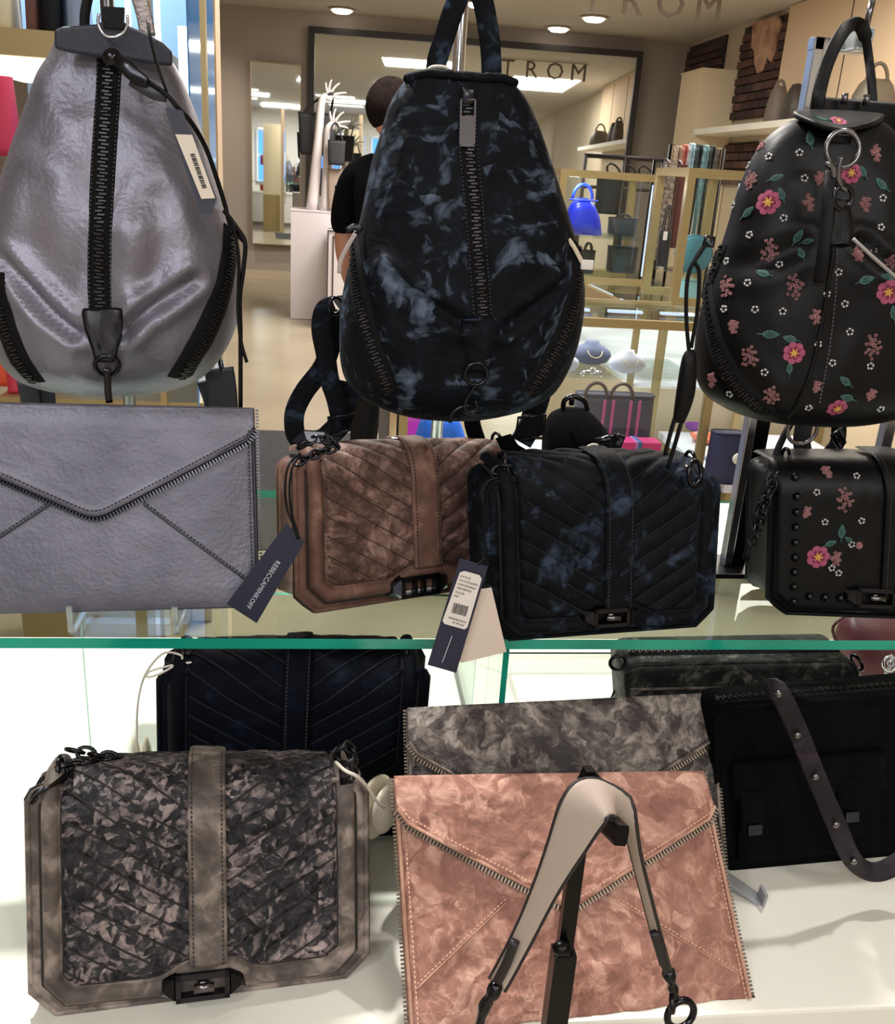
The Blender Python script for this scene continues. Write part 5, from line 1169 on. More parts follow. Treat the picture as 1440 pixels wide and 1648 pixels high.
for s_ in (-1, 1):
    c = cw((hc.x+s_*.078, hc.y-.01, 1.675), 22); nn = (Matrix.Rotation(R(-64), 3, 'Z') @ Vector((s_, -.35, 0))); g.torus(c, nn, .020, .006, 16, 6, .75, 1.25, xdir=(Matrix.Rotation(R(-64), 3, 'Z') @ Vector((0, 1, 0)))); g.ell(c, .010, .010, .020, 10, 6)
body = g.out('body', skin, t)
for s_ in (-1, 1): G().ell(cw((hc.x+s_*.03, hc.y+.088, 1.69), 22), .009, .009, .007, 10, 6).out('eye', white, t)
# hair: cap over the skull, short at neck and sides
hv = []; hf = []
for i in range(15):
    q = i/14
    for k in range(HS):
        a = 2*math.pi*k/HS; back = (1-math.sin(a))/2; lim = .36+.36*back**.8; p_ = math.pi*lim*q; z = .118*math.cos(p_)+.006; w_ = math.sin(p_)*1.07+.0; x = .079*w_*math.cos(a); y = .1*w_*math.sin(a)
        if z < 0: x *= 1+z*1.3; y = y*(1+z*.5)+(-z)*.08
        th_q = 1 if q < .93 else .94
        hv.append(cw((hc.x+x*th_q, hc.y+y*th_q-.002, hc.z+z+fz((x, y, z), 60, .002)), 22))
for i in range(14):
    for k in range(HS): hf.append((i*HS+k, (i+1)*HS+k, (i+1)*HS+(k+1) % HS, i*HS+(k+1) % HS))
mk('hair', hv, hf, mat('dark brown hair', (22, 17, 15), .95, spec=.1, rgb2=(36, 28, 24), nscale=60, bump=.5, bscale=200), t)
tee = [((0, .0, .90), (.17, .125)), ((0, .01, 1.1), (.15, .115)), ((0, .0, 1.30), (.185, .13)), ((0, -.01, 1.44), (.135, .1)), ((0, 0, 1.49), .075)]; te_ = [(0, 1), (1, 2), (2, 3), (3, 4)]
for s_ in (-1, 1):
    n = len(tee); tee += [((s_*.12, 0, 1.45), .085), ((s_*.198, -.005, 1.425), .078), ((s_*.238, -.01, 1.29), .068), ((s_*.25, -.008, 1.17), .064)]; te_ += [(3, n), (n, n+1), (n+1, n+2), (n+2, n+3)]
v, f = skinned(tee, te_); mk('t_shirt', [cw(p) for p in v], f, mat('black jersey', (7, 8, 11), .9, spec=.1, bump=.2, bscale=12), t)
tr = [((0, 0, .97), (.158, .12))]; te_ = []
for s_ in (-1, 1):
    n = len(tr); tr += [((s_*.098, 0, .86), .108), ((s_*.10, .01, .70), .09), ((s_*.10, .012, .50), .072), ((s_*.10, -.01, .34), .066), ((s_*.10, -.018, .12), .055)]; te_ += [(0, n)]+[(n+k, n+k+1) for k in range(4)]
v, f = skinned(tr, te_); mk('trousers', [cw(p) for p in v], f, mat('black twill', (15, 15, 18), .9), t)
for s_ in (-1, 1):
    g = G(); g.ell((0, 0, 0), .05, .135, .05, 16, 10); g.v = [cw((p.x+s_*.107, p.y+.05, max(p.z+.045, .008))) for p in g.v]; g.out('shoe', blackl, t)

# ---- glass jewellery counter in front (its left end shows under the navy backpack)
lw = mat('lit white deck', (228, 232, 246), .5); panel = mat('cream panel', (208, 196, 168), .6)
CY = 3.2; zt = .985; xl = onY(642, 690, CY).x; xr = onY(1118, 700, CY).x+.05
t = thing('display_counter', 'gold framed glass jewellery counter beyond the navy backpack', 'counter', ((xl+xr)/2, CY+.3, 0))
part('plinth', (xl, CY, .004), (xr, CY+.6, .40), panel, t); part('deck', (xl+.01, CY+.01, .40), (xr-.01, CY+.59, .41), lw, t)
for x in (xl, xr-.03):
    for y in (CY, CY+.57): part('post', (x, y, .41), (x+.03, y+.03, zt), goldm, t)
for y in (CY, CY+.57): part('top_rail', (xl, y, zt), (xr, y+.03, zt+.03), goldm, t)
part('glass_top', (xl, CY+.03, zt+.005), (xr, CY+.57, zt+.017), clearg, t)
zs = onY(980, 605, CY+.05).z; part('glass_shelf', (xl+.03, CY+.03, zs-.008), (xr-.03, CY+.45, zs), clearg, t)
part('front_glass', (xl+.03, CY+.005, .41), (xr-.03, CY+.011, zt), paneg, t)
for k in range(5): G().box((xl+.2+k*.22, CY+.5, zt-.012), (xl+.34+k*.22, CY+.53, zt-.002)).out('light_strip', mat('cool strip light', (200, 215, 255), emit=2.5), t, smooth=False)
lamp('lamp_counter', 'AREA', ((xl+xr)/2, CY+.3, zt-.03), 5, (.86, .9, 1), .9, .3)
bustm = mat('lilac white bust', (206, 204, 224), .6)
def bust(label, px_, py_, Y, k, m):
    c = onY(px_, py_, Y); c.z = zs; t = thing('necklace_bust', label, 'display bust', c, 'necklace busts in the glass counter')
    n = 12; v = []; f = []; sec = 24
    prof = [(.035, 0, .02), (.075, .012, .035), (.098, .04, .05), (.092, .065, .055), (.06, .088, .045), (.036, .098, .034), (.033, .112, .03)]
    for a_, z, d_ in prof:
        for q in range(sec): an = 2*math.pi*q/sec; v.append((c.x+a_*k*math.cos(an), Y+d_*k*math.sin(an)+z*.15, zs+.001+z*k))
    f = [(i*sec+q, i*sec+(q+1) % sec, (i+1)*sec+(q+1) % sec, (i+1)*sec+q) for i in range(len(prof)-1) for q in range(sec)]+[tuple(range(sec))[::-1], tuple((len(prof)-1)*sec+q for q in range(sec))]
    mk('bust_form', v, f, m, t); G().tube([(c.x+.036*k*math.cos(R(a)), Y-.045*k+.02*math.sin(R(a)), zs+.075*k+.03*k*math.sin(R(a))) for a in range(180, 361, 15)], .0016, 5).out('necklace', goldm, t)
bust('lilac white necklace bust on the glass shelf of the counter', 1008, 600, CY+.12, .72, bustm)
bust('dark velvet necklace bust behind the lilac one', 950, 595, CY+.26, .78, mat('dark bust', (58, 62, 84), .7))
bust('pale necklace bust half hidden behind the navy backpack', 905, 600, CY+.1, .62, bustm)
c = onY(955, 598, CY+.06); t = thing('watch', 'silver watch lying on the glass shelf between the necklace busts', 'watch', (c.x, CY+.07, zs))
g = G(); g.torus((c.x, CY+.07, zs+.012), (0, -1, .3), .010, .003); g.out('case', chrome, t); G().ribbon([(c.x-.045, CY+.07, zs+.003), (c.x-.012, CY+.07, zs+.01)], .012, .003, Vector((0, -1, 1))).out('strap', chrome, t); G().ribbon([(c.x+.012, CY+.07, zs+.01), (c.x+.04, CY+.07, zs+.003)], .012, .003, Vector((0, -1, 1))).out('strap', chrome, t)
tt = tote('tote_bag', 'dark tote with pink stripes and brown handles inside the glass counter', 925, 640, 1050, 790, CY+.25, .13, mat('plum canvas', (58, 50, 66), .7), .0, flare=1, z0=.411)
a, b = bpx(925, 640, 1050, 790, CY+.25, .13)
for px_ in (968, 982, 1010, 1024): x = onY(px_, 690, CY+.25).x; part('stripe', (x-.005, CY+.245, .42), (x+.005, CY+.252, b.z-.01), mat('pink stripe', (178, 70, 120), .6), tt)
for s_ in (0, 1): x = onY(962+42*s_, 640, CY+.25).x; G().tube([(x+.045*math.cos(R(q)), CY+.28, b.z-.01+.06*math.sin(R(q))) for q in range(0, 181, 15)], .007, 8).out('handle', mat('brown handle', (70, 42, 34), .5), tt)
a, b = bpx(998, 712, 1062, 765, CY+.06, .10); t = thing('box_bag', 'hot pink box bag with blue stripe in front of the plum tote', 'handbag', (a.x, CY+.1, .411))
part('body', (a.x, CY+.06, .411), (b.x, CY+.14, b.z), mat('hot pink leather', (214, 30, 118), .5), t, .006); x = onY(1028, 740, CY+.06).x; part('band', (x-.012, CY+.055, .412), (x+.004, CY+.145, b.z+.001), mat('blue band', (60, 96, 150), .5), t); part('band', (x-.02, CY+.055, .412), (x-.012, CY+.145, b.z+.001), mat('lilac band', (190, 120, 200), .5), t)
# bright bags at the counter's left end
a, b = bpx(646, 655, 700, 760, CY+.25, .1); tote('tote_bag', 'magenta tote at the left end of the glass counter', 646, 640, 712, 760, CY+.28, .1, mat('magenta leather', (208, 40, 168), .5, emit=0), 0, flare=1, z0=.411)
def dome(label, x0, y0, x1, y1, Y, m, z0, hm, dep=.07):
    t = thing('dome_bag', label, 'handbag', (onY((x0+x1)/2, y1, Y).x, Y, z0)); xm = (x0+x1)/2; w_ = (x1-x0)/2
    lump('body', ([(xm-w_*.3, y0), (xm-w_*.62, y0+(y1-y0)*.2), (x0+w_*.12, y0+(y1-y0)*.55), (x0, y1)], [(xm+w_*.3, y0), (xm+w_*.62, y0+(y1-y0)*.2), (x1-w_*.12, y0+(y1-y0)*.55), (x1, y1)]), Y, dep, m, t, 20, 28, zbot=z0+.001)
    p0 = onY(xm, y0, Y); hh = w_*.0006*Y; G().tube([(p0.x+hh*.55*math.cos(R(q)), Y-.01, p0.z-.006+hh*.75*math.sin(R(q))) for q in range(0, 181, 12)], hh*.09, 8).out('handle', hm, t)
    G().tube([(p0.x-hh*.8, Y-dep*.6, p0.z-.012), (p0.x+hh*.8, Y-dep*.6, p0.z-.012)], hh*.05, 6).out('zip_trim', hm, t); return t
dome('bright blue dome bag at the left end of the glass counter', 658, 650, 758, 775, CY+.13, mat('bright blue leather', (30, 110, 235), .35), .411, mat('royal blue leather', (24, 40, 190), .35))
lamp('lamp_blue_case', 'POINT', (onY(700, 690, CY+.1).x, CY+.06, .93), 2.5, (.75, .85, 1), .04)
x = onY(617, 690, 3.5).x; t = thing('rail_post', 'dark square metal post left of the glass counter', 'post', (x, 3.5, 0)); part('post', (x-.018, 3.48, .01), (x+.018, 3.52, 1.0), steel, t); part('foot', (x-.03, 3.47, .001), (x+.02, 3.53, .01), steel, t)
# counter running away to the right, with tall cases on it
p0, p1 = onZ(930, 455, .96), onZ(1075, 508, .96)
t = thing('display_counter', 'gold edged glass counter running back beside the tall glass cases', 'counter', (1.35, 4.6, 0))
part('body', (1.30, 3.95, .004), (2.3, 5.9, .62), panel, t); part('edge_rail', (1.28, 3.93, .90), (1.31, 5.9, .96), goldm, t); part('edge_rail', (1.31, 3.93, .90), (2.3, 3.96, .96), goldm, t)
part('glass_top', (1.31, 3.96, .945), (2.3, 5.9, .958), clearg, t); part('deck', (1.31, 3.96, .62), (2.29, 5.89, .63), lw, t)
for y in (3.95, 5.2, 5.85): part('post', (1.285, y, .62), (1.31, y+.025, .90), goldm, t)
for k in range(3): part('light_strip', (1.36, 4.05+k*.6, .925), (1.38, 4.5+k*.6, .94), mat('cool strip light', (200, 215, 255), emit=2.5), t)
def case(label, x0, y0, x1, y1, Y, dep, z0, shelf):
    a, b = bpx(x0, y0, x1, y1, Y, dep); t = thing('glass_case', label, 'display case', ((a.x+b.x)/2, Y, z0), 'tall gold framed glass cases'); w_ = .035; zt = b.z
    for x in (a.x, b.x-w_):
        for y in (Y, Y+dep-w_): part('post', (x, y, z0), (x+w_, y+w_, zt), goldm, t)
    for y in (Y, Y+dep-w_): part('rail', (a.x+w_, y, zt-w_), (b.x-w_, y+w_, zt), goldm, t); part('rail', (a.x+w_, y, z0), (b.x-w_, y+w_, z0+w_), goldm, t)
    for x in (a.x, b.x-w_): part('rail', (x, Y+w_, zt-w_), (x+w_, Y+dep-w_, zt), goldm, t)
    part('front_glass', (a.x+w_, Y+.005, z0+w_), (b.x-w_, Y+.010, zt-w_), paneg, t); part('top_glass', (a.x+w_, Y+w_, zt-.012), (b.x-w_, Y+dep-w_, zt-.004), paneg, t)
    zz = onY((x0+x1)/2, shelf, Y).z; part('glass_shelf', (a.x+w_, Y+.04, zz-.01), (b.x-w_, Y+dep-.04, zz), clearg, t)
    part('light_strip', (a.x+w_, Y+.05, zt-.03), (b.x-w_, Y+.062, zt-.02), mat('cool strip light', (200, 215, 255), emit=2.5), t); part('light_strip', (b.x-w_-.012, Y+.04, z0+.05), (b.x-w_-.006, Y+.046, zt-.05), mat('soft strip light', (200, 215, 255), emit=1), t)
    return t, a, b, zz
t, a, b, zz = case('tall glass case with the cobalt blue bag on its shelf', 893, 276, 1058, 478, 4.9, .5, .96, 382)
dome('cobalt blue dome bag on the shelf of the tall glass case', 905, 318, 968, 381, 5.0, mat('cobalt leather', (26, 52, 226), .3), zz, mat('cobalt strap', (50, 90, 255), .4))
lamp('lamp_case', 'POINT', (onY(925, 300, 4.93).x, 4.96, zz+.27), 1.6, (.8, .86, 1), .03)
tote('handbag', 'black structured bag on the case shelf right of the cobalt bag', 984, 352, 1030, 386, 5.15, .14, bag1, .03, z0=zz)
tote('handbag', 'small black bag below the shelf of the tall case', 937, 404, 960, 420, 5.05, .08, bag2, .05, z0=.998)
tote('handbag', 'dark bag standing low behind the right pane of the tall case', 980, 398, 1028, 460, 5.2, .12, bag2, .0, z0=.998)
tote('garment', 'dark pleated garment hanging at the back of the tall case', 960, 286, 1002, 345, 5.3, .06, dk[0], 0, cat_='garment'); x_ = bpx(960, 286, 1002, 345, 5.3, .06); G().tube([((x_[0].x+x_[1].x)/2, 5.33, x_[1].z), ((x_[0].x+x_[1].x)/2, 5.33, b.z-.012)], .006, 6).out('hanger_hook', steel, bpy.data.objects[[o.name for o in COL.objects if o.get('label', '').startswith('dark pleated')][0]])
t, a, b, zz = case('tall glass case holding the round teal bag', 1092, 272, 1196, 520, 4.15, .45, .96, 445)
c = onY(1112, 412, 4.3); t = thing('round_bag', 'round teal bag inside the right glass case', 'handbag', (c.x, 4.3, zz)); r_ = .085
G().lathe((c.x, 4.26, zz+r_+.001), [(r_*.3, -.012), (r_*.85, -.008), (r_, 0), (r_, .035), (r_*.9, .045), (r_*.3, .048)], 36, (0, 1, 0)).out('body', mat('teal leather', (74, 138, 158), .5), t); G().torus((c.x, 4.26, zz+r_+.001), (0, 1, 0), r_*.98, .003, 36, 6).out('piping', mat('deep teal piping', (50, 104, 124), .5), t)
tote('handbag', 'small pale blue box bag under the round teal bag', 1096, 452, 1130, 492, 4.25, .1, mat('pale aqua leather', (150, 198, 208), .5), 0)
# garments and scarves standing beyond the cases
for i, (x0, y0, x1, y1, Y, c_) in enumerate(((1084, 236, 1096, 268, 6.4, (150, 132, 112)), (1096, 234, 1106, 268, 6.4, (168, 96, 84)), (1107, 232, 1117, 268, 6.4, (150, 178, 190)), (1118, 234, 1130, 268, 6.4, (28, 38, 38)), (1131, 235, 1139, 268, 6.4, (110, 150, 156)), (1140, 236, 1150, 268, 6.4, (30, 36, 34)), (1151, 240, 1160, 268, 6.4, (84, 70, 58)))):
    lab = ('sand', 'brick red', 'pale blue', 'black', 'sea green', 'dark green', 'brown')[i]
    p, q = bpx(x0, y0, x1, y1, Y, .1); t = thing('scarf', lab+' patterned scarf draped on the scarf bar above the right case', 'scarf', ((p.x+q.x)/2, Y+.05, p.z-.5), 'scarves on the scarf bar')
    p.x += .006; q.x -= .006
    m_ = mat('scarf '+lab, c_, .8, rgb2=tuple(min(255, k+50) for k in c_), nscale=40)
    sheet('cloth', lambda i_, j_: Vector((p.x+(q.x-p.x)*i_, Y+.02*math.sin(i_*9+j_*2), p.z-.5+(q.z-p.z+.5)*j_)), 12, 14, .02, Vector((0, -1, 0)), m_, t); G().tube([(p.x+(q.x-p.x)*k/6, Y+.01-.01*math.sin(math.pi*k/6), q.z) for k in range(7)], .008, 8).out('fold', m_, t)
p, q = bpx(1084, 233, 1162, 236, 6.46, .02); t = thing('scarf_bar', 'dark bar carrying the scarves', 'rail', ((p.x+q.x)/2, 6.46, 0)); G().tube([(p.x-.02, 6.46, .004), (p.x-.02, 6.46, p.z), (q.x+.02, 6.46, p.z), (q.x+.02, 6.46, .004)], .012, 8).out('bar', blackm, t)
t = tote('garment', 'long snakeskin patterned coat hanging between the two tall cases', 1065, 262, 1082, 420, 6.0, .1, mat('snake print', (150, 138, 126), .7, rgb2=(84, 72, 64), nscale=50), 0, cat_='garment')
t = tote('garment', 'dark red dress hanging right of the snakeskin coat', 1088, 265, 1100, 400, 6.0, .08, mat('oxblood cloth', (84, 44, 40), .8), 0, cat_='garment')
t = tote('handbag', 'black bag with white price tag hanging between the tall cases', 1062, 372, 1080, 430, 5.7, .08, bag2, .16); x = onY(1070, 378, 5.68); part('price_tag', (x.x-.012, 5.67, x.z-.03), (x.x+.012, 5.675, x.z+.02), stickm, t)
p, q = onY(1062, 260, 6.05), onY(1104, 260, 6.05); t = thing('garment_rail', 'thin black rail carrying the snakeskin coat and the dark red dress', 'rail', ((p.x+q.x)/2, 6.05, 0)); G().tube([(p.x, 6.16, .004), (p.x, 6.16, p.z+.01), (q.x, 6.16, p.z+.01), (q.x, 6.16, .004)], .01, 8).out('bar', blackm, t)
for q_ in [o for o in COL.objects if o.get('label', '').startswith(('long snakeskin', 'dark red dress'))]:
    G().tube([(q_.location.x, 6.05, p.z-.03), (q_.location.x, 6.10, p.z+.012), (q_.location.x, 6.16, p.z+.022)], .006, 6).out('hanger_hook', steel, q_)
# black iron rack on top of the case
p, q = bpx(940, 253, 1066, 292, 7.0, .35); t = thing('iron_rack', 'black iron rack with curled ironwork above the tall glass case', 'rack', ((p.x+q.x)/2, 7.1, 0)); im = mat('black iron', (34, 30, 30), .5, .4)
for x in (p.x, (p.x+q.x)/2, q.x): G().tube([(x, 7.0, .004), (x, 7.0, q.z)], .014, 6).out('upright', im, t)
for z in (q.z, p.z-.05): G().tube([(p.x, 7.0, z), (q.x, 7.0, z)], .014, 6).out('cross_bar', im, t); G().tube([(p.x, 7.0, z), (p.x+.08, 7.35, z), (q.x+.08, 7.35, z), (q.x, 7.0, z)], .012, 6).out('cross_bar', im, t)
for k in range(3): G().torus((p.x+.22+k*.12, 7.0, p.z+.06), (0, 1, 0), .055, .008, 16, 5, .7, 1.2).out('scroll', im, t)
# floor level goods at lower right
t = thing('low_table', 'low white display table on the sales floor at right', 'table', (1.75, 3.5, 0)); part('top', (1.42, 3.1, .42), (2.1, 3.85, .45), lw, t); 
for x in (1.44, 2.04):
    for y in (3.12, 3.78): part('leg', (x, y, .004), (x+.035, y+.035, .42), goldm, t)
def bowl(label, px_, py_, r, c_, z=.451):
    c = onZ(px_, py_, z); t = thing('bowl', label, 'bowl', c); G().lathe(c, [(r*.4, .001), (r*.8, .012), (r, .03), (r*.95, .031), (r*.75, .016), (r*.2, .006)], 28).out('bowl', mat('glaze '+label[:8], c_, .3), t)
bowl('white bowl on the low display table', 1160, 740, .09, (235, 235, 240)); bowl('orange bowl behind the white bowl', 1135, 712, .07, (224, 120, 90)); bowl('violet dish at the back of the low table', 1118, 694, .05, (120, 60, 150))
t = tote('tote_bag', 'dark blue tote with a white round patch on the low table', 1150, 702, 1200, 785, 3.1, .12, mat('navy canvas', (40, 46, 82), .6), .0, z0=.451)
c = onY(1187, 738, 3.08); G().lathe(c, [(.012, 0), (.022, .003), (.018, .007), (.003, .008)], 16, (0, -1, 0)).out('patch', white, t)
struct('trim_2', (1.9, 4.6, 0), (3.0, 5.6, .006), mat('dark grey rug', (88, 84, 80), .9, rgb2=(64, 62, 60), nscale=20))
for i, (px_, lab) in enumerate(((1318, 'slim gold post right of the low table'), (1180, 'slim gold post behind the low table'))):
    yy_ = 3.88; x = onY(px_, 700, yy_).x; t = thing('rail_post', lab, 'post', (x, yy_, 0)); part('post', (x-.014, yy_-.01, .010), (x+.014, yy_+.01, .72), goldm, t); part('foot', (x-.04, yy_-.03, .001), (x+.04, yy_+.012, .01), goldm, t)

# ---- right wall: brickwork strips, cream block, shelf with bags
brm = [mat('brick %d' % i, c, .9, bump=.5, bscale=30) for i, c in enumerate(((84, 58, 52), (72, 50, 48), (96, 68, 60), (62, 46, 46)))]; mort = mat('mortar', (70, 60, 56), .95)
plas = mat('pink plaster', (204, 166, 142), .9, rgb2=(150, 108, 88), nscale=5)
WR = bpy.data.objects['wall_right']
bm_mesh = {}
def bricks(y0, y1, z0, z1):
    g = G(); g.box((4.47, y0, z0), (4.5, y1, z1)); g.out('mortar_bed', mort, WR, smooth=False)
    bw_, bh = .25, .088; r_ = 0; z = z0
    while z+bh <= z1+.01:
        y = y0-(bw_/2 if r_ % 2 else 0)
        while y < y1-.02:
            a, b = max(y, y0), min(y+bw_-.014, y1)
            if b-a > .03:
                key = round(b-a, 3)
                if key not in bm_mesh:
                    q = G(); q.box((-.022, 0, 0), (.02, key, bh-.014), .004); me = bpy.data.meshes.new('brick'); me.from_pydata([tuple(v) for v in q.v], [], q.f); me.materials.append(brm[0]); bm_mesh[key] = me
                o = bpy.data.objects.new('brick', bm_mesh[key]); COL.objects.link(o); o.parent = WR; o.location = Vector((4.462-rs.random()*.008, a, z))-BASE['wall_right']
                o.material_slots[0].link = 'OBJECT'; o.material_slots[0].material = brm[rs.randrange(4)]
            y += bw_
        z += bh; r_ += 1
bricks(11.75, 12.95, 1.65, 3.2); bricks(10.05, 11.2, 2.25, 3.2); bricks(10.4, 11.2, 1.55, 2.0)
t = thing('wall_panel', 'tall cream block standing out between the two strips of brickwork', 'panel', (4.2, 11.3, 0)); part('panel', (4.05, 11.2, .004), (4.49, 11.9, 2.75), mat('cream block', (222, 206, 176), .7), t); part('panel_cap', (4.04, 11.19, 2.75), (4.49, 11.91, 2.77), mat('cream block', (222, 206, 176), .7), t)
t = thing('wall_panel', 'broad cream panel covering the wall right of the brickwork', 'panel', (4.45, 8.5, 0)); part('panel', (4.42, 6.2, 2.22), (4.49, 10.0, 3.24), mat('cream panel paint', (226, 200, 170), .7), t)
for y in (7.4, 8.7): part('joint', (4.415, y, 2.24), (4.42, y+.012, 3.2), mort, t)
t = thing('plaster_patch', 'patch of bare pinkish plaster high on the brickwork', 'plaster', (4.43, 10.5, 2.6))
pts = [(.25, .06), (.32, -.04), (.45, .02), (.5, -.1), (.62, -.12), (.74, -.02), (.8, .12), (.9, .16), (.95, .4), (.35, .4), (.22, .3), (.28, .2)]; G().prism([(4.455, 9.95+y, 2.80+z) for y, z in pts], (-.03, 0, 0)).out('plaster', plas, t, smooth=False)
t = thing('wall_shelf', 'long white shelf on the right wall carrying handbags', 'shelf', (4.3, 9.5, 2.1)); part('board', (4.02, 6.4, 2.06), (4.46, 11.15, 2.12), white, t); part('back_board', (4.465, 6.4, 2.12), (4.485, 10.0, 2.2), white, t)
def wbag(label, px0, y0, px1, y1, m, hh): 
    a, b = onX(px0, y1, 4.2), onX(px1, y1, 4.2); yy = (a.y+b.y)/2; h = onX((px0+px1)/2, y0, 4.2).z
    X0 = onY(px0, y1, yy).x; X1 = onY(px1, y1, yy).x; t = thing('handbag', label, 'handbag', ((X0+X1)/2, yy, 2.121), 'handbags on the wall shelf'); cx = (X0+X1)/2; w_ = (X1-X0)/2; g = G(); v = []; sec = 20
    prof = [(.9, 0, .12), (1, .1, .14), (.95, .5, .12), (.75, .85, .08), (.55, 1, .04)]
    for r_, z, d in prof:
        for k in range(sec): an = 2*math.pi*k/sec; v.append((cx+w_*r_*math.copysign(abs(math.cos(an))**.6, math.cos(an)), yy+d*math.sin(an), 2.121+(h-2.121)*z*(1+.06*math.cos(3*an))))
    f = [(i*sec+k, i*sec+(k+1) % sec, (i+1)*sec+(k+1) % sec, (i+1)*sec+k) for i in range(4) for k in range(sec)]+[tuple(range(sec))[::-1], tuple(4*sec+k for k in range(sec))]; mk('body', v, f, m, t)
    G().tube([(cx+w_*.5*math.cos(R(q)), yy, h-.04+hh*math.sin(R(q))) for q in range(0, 181, 15)], .015, 8).out('handle', m, t)
wbag('grey drawstring bag at the left end of the wall shelf', 1232, 142, 1262, 190, mat('grey suede', (112, 102, 94), .7), .10)
wbag('dark folded bag beside the grey drawstring bag', 1260, 140, 1292, 186, mat('umber leather', (56, 50, 46), .5), .05)
wbag('olive grey bag with looped handle on the wall shelf behind the floral backpack', 1366, 130, 1434, 185, mat('olive leather', (84, 78, 66), .5), .16)

# ---- letters hanging below the ceiling
A_, B2 = onY(1150, 14, 9.6), onY(655, -34, 9.6)
t = thing('hanging_sign', 'grey block letters hanging below the ceiling at the top right', 'sign', (A_.x, 9.6, 3.0)); sgm = mat('grey letters', (128, 118, 108), .6)
w_ = 'TROM'; n = len(w_); x1 = A_.x-.06
for k, ch_ in enumerate(w_):
    x = x1-(n-1-k)*.375; o = text('letter', ch_, .36, sgm, t, (x, 9.6, 3.09), (1, 0, 0), (0, 0, 1), (0, -1, 0), extrude=.012)
part('rail', (x1-(n-.5)*.375, 9.6, 3.225), (x1+.15, 9.62, 3.24), ceilm, t)
for k in range(0, n, 2): part('hanger', (x1-k*.375-.004, 9.605, 3.235), (x1-k*.375+.004, 9.615, CEIL), ceilm, t)

# ---- lit glass cabinet at far left, behind the pewter backpack
LY = 2.4
xl = onY(-60, 80, LY).x; xr = onY(326, 40, LY).x
t = thing('lit_cabinet', 'gold and glass cabinet with cool light tubes behind the pewter backpack', 'cabinet', ((xl+xr)/2, LY, 0))
cab = t
za = onY(60, 92, LY).z; zb2 = onY(60, 48, LY).z
part('shelf_board', (xl, LY, za), (onY(240, 70, LY).x, LY+.45, zb2), goldm, t); part('base', (xl, LY, .004), (onY(150, 640, LY).x+.15, LY+.5, .80), goldm, t)
zl = onY(60, 640, LY).z; part('lower_board', (xl, LY, zl-.035), (xr-.02, LY+.45, zl), goldm, t); part('lower_board', (xl, LY+.02, .56), (xr-.02, LY+.45, .6), lw, t)
bluep = mat('pale blue panel', (150, 182, 214), .5)
part('back_panel', (xl, LY+.45, .6), (xr-.1, LY+.47, 2.3), bluep, t); part('back_board', (xl, LY+.471, .004), (xr-.08, LY+.49, 2.3), mat('cream board', (222, 208, 176), .6), t)
cbl = mat('cool light tube', (210, 232, 255), emit=3.2)
for px_, w_, m_ in ((238, .008, goldm), (326, .006, goldm)):
    x = onY(px_, 20, LY).x; part('post', (x-w_, LY-.01, .6), (x+w_, LY+.02, 2.3), m_, t)
for px_, y_ in ((252, LY+.1), (205, LY+.3)): x = onY(px_, 20, y_).x; part('light_tube', (x-.006, y_, 1.3), (x+.006, y_+.012, 2.2), cbl, t)
x = onY(294, 60, LY+.05).x; part('light_tube', (x-.011, LY+.05, 1.2), (x+.011, LY+.066, onY(294, 42, LY+.05).z), cbl, t)
part('side_glass', (x+.018, LY-.01, .6), (x+.022, LY+.45, 2.2), mat('blue tinted glass', (90, 150, 220), .08, spec=.8), t)
part('soffit', (xl, LY+.01, za-.03), (onY(95, 100, LY).x, LY+.42, za-.001), mat('lit soffit', (255, 248, 232), emit=1.6), t)
x = onY(345, 40, 3.2); t = thing('reflection_column', 'added cream column whose four small glowing squares stand for reflected lights right of the cabinet', 'column', (x.x, 3.2, 0)); a, b = bpx(308, -30, 346, 72, 3.2, .1)  # added stand-in for lights reflected in the cabinet's side glass
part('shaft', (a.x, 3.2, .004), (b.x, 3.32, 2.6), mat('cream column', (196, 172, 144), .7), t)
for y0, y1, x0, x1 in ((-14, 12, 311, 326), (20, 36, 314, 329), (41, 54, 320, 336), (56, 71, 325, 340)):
    a, b = bpx(x0, y0, x1, y1, 3.19, .01); part('reflected_square', a, b, mat('warm reflected square', (255, 246, 226), emit=1.8), t)
# goods in the cabinet
def goods(name, label, x0, y0, x1, y1, Y, m, dep=.1, hh=0, z0=None, **k): return tote(name, label, x0, y0, x1, y1, Y, dep, m, hh, z0=z0, **k)
z0 = zb2+.002
goods('handbag', 'black patent bag on the top board of the lit cabinet', 58, -60, 96, 45, LY+.1, blackl, z0=z0); goods('handbag', 'tan and black bag at left on the top board', 34, -40, 56, 42, LY+.1, dk[4], z0=z0); goods('handbag', 'cream and gold bag at the far left of the top board', -20, -40, 16, 40, LY+.1, mat('cream leather', (200, 184, 150), .5), z0=z0); goods('handbag', 'silvery blue bag beside the black patent bag', 100, -30, 136, 42, LY+.1, mat('silver blue leather', (130, 140, 160), .4, .3), z0=z0)
goods('garment', 'red sleeved top hanging inside the lit cabinet', -40, 102, 14, 250, LY+.2, mat('crimson cloth', (190, 50, 84), .7), dep=.08, cat_='garment', flare=1.2); x_ = bpx(-40, 102, 14, 250, LY+.2, .08); G().tube([((x_[0].x+x_[1].x)/2, LY+.24, x_[1].z-.005), ((x_[0].x+x_[1].x)/2, LY+.24, za-.001)], .006, 6).out('hanger_hook', steel, [o for o in COL.objects if o.get('label', '').startswith('red sleeved')][0])
g = goods('handbag', 'orange tote on the lower board of the lit cabinet', -30, 540, 34, 640, LY+.1, mat('orange leather', (236, 88, 50), .5), z0=zl+.001, flare=1)
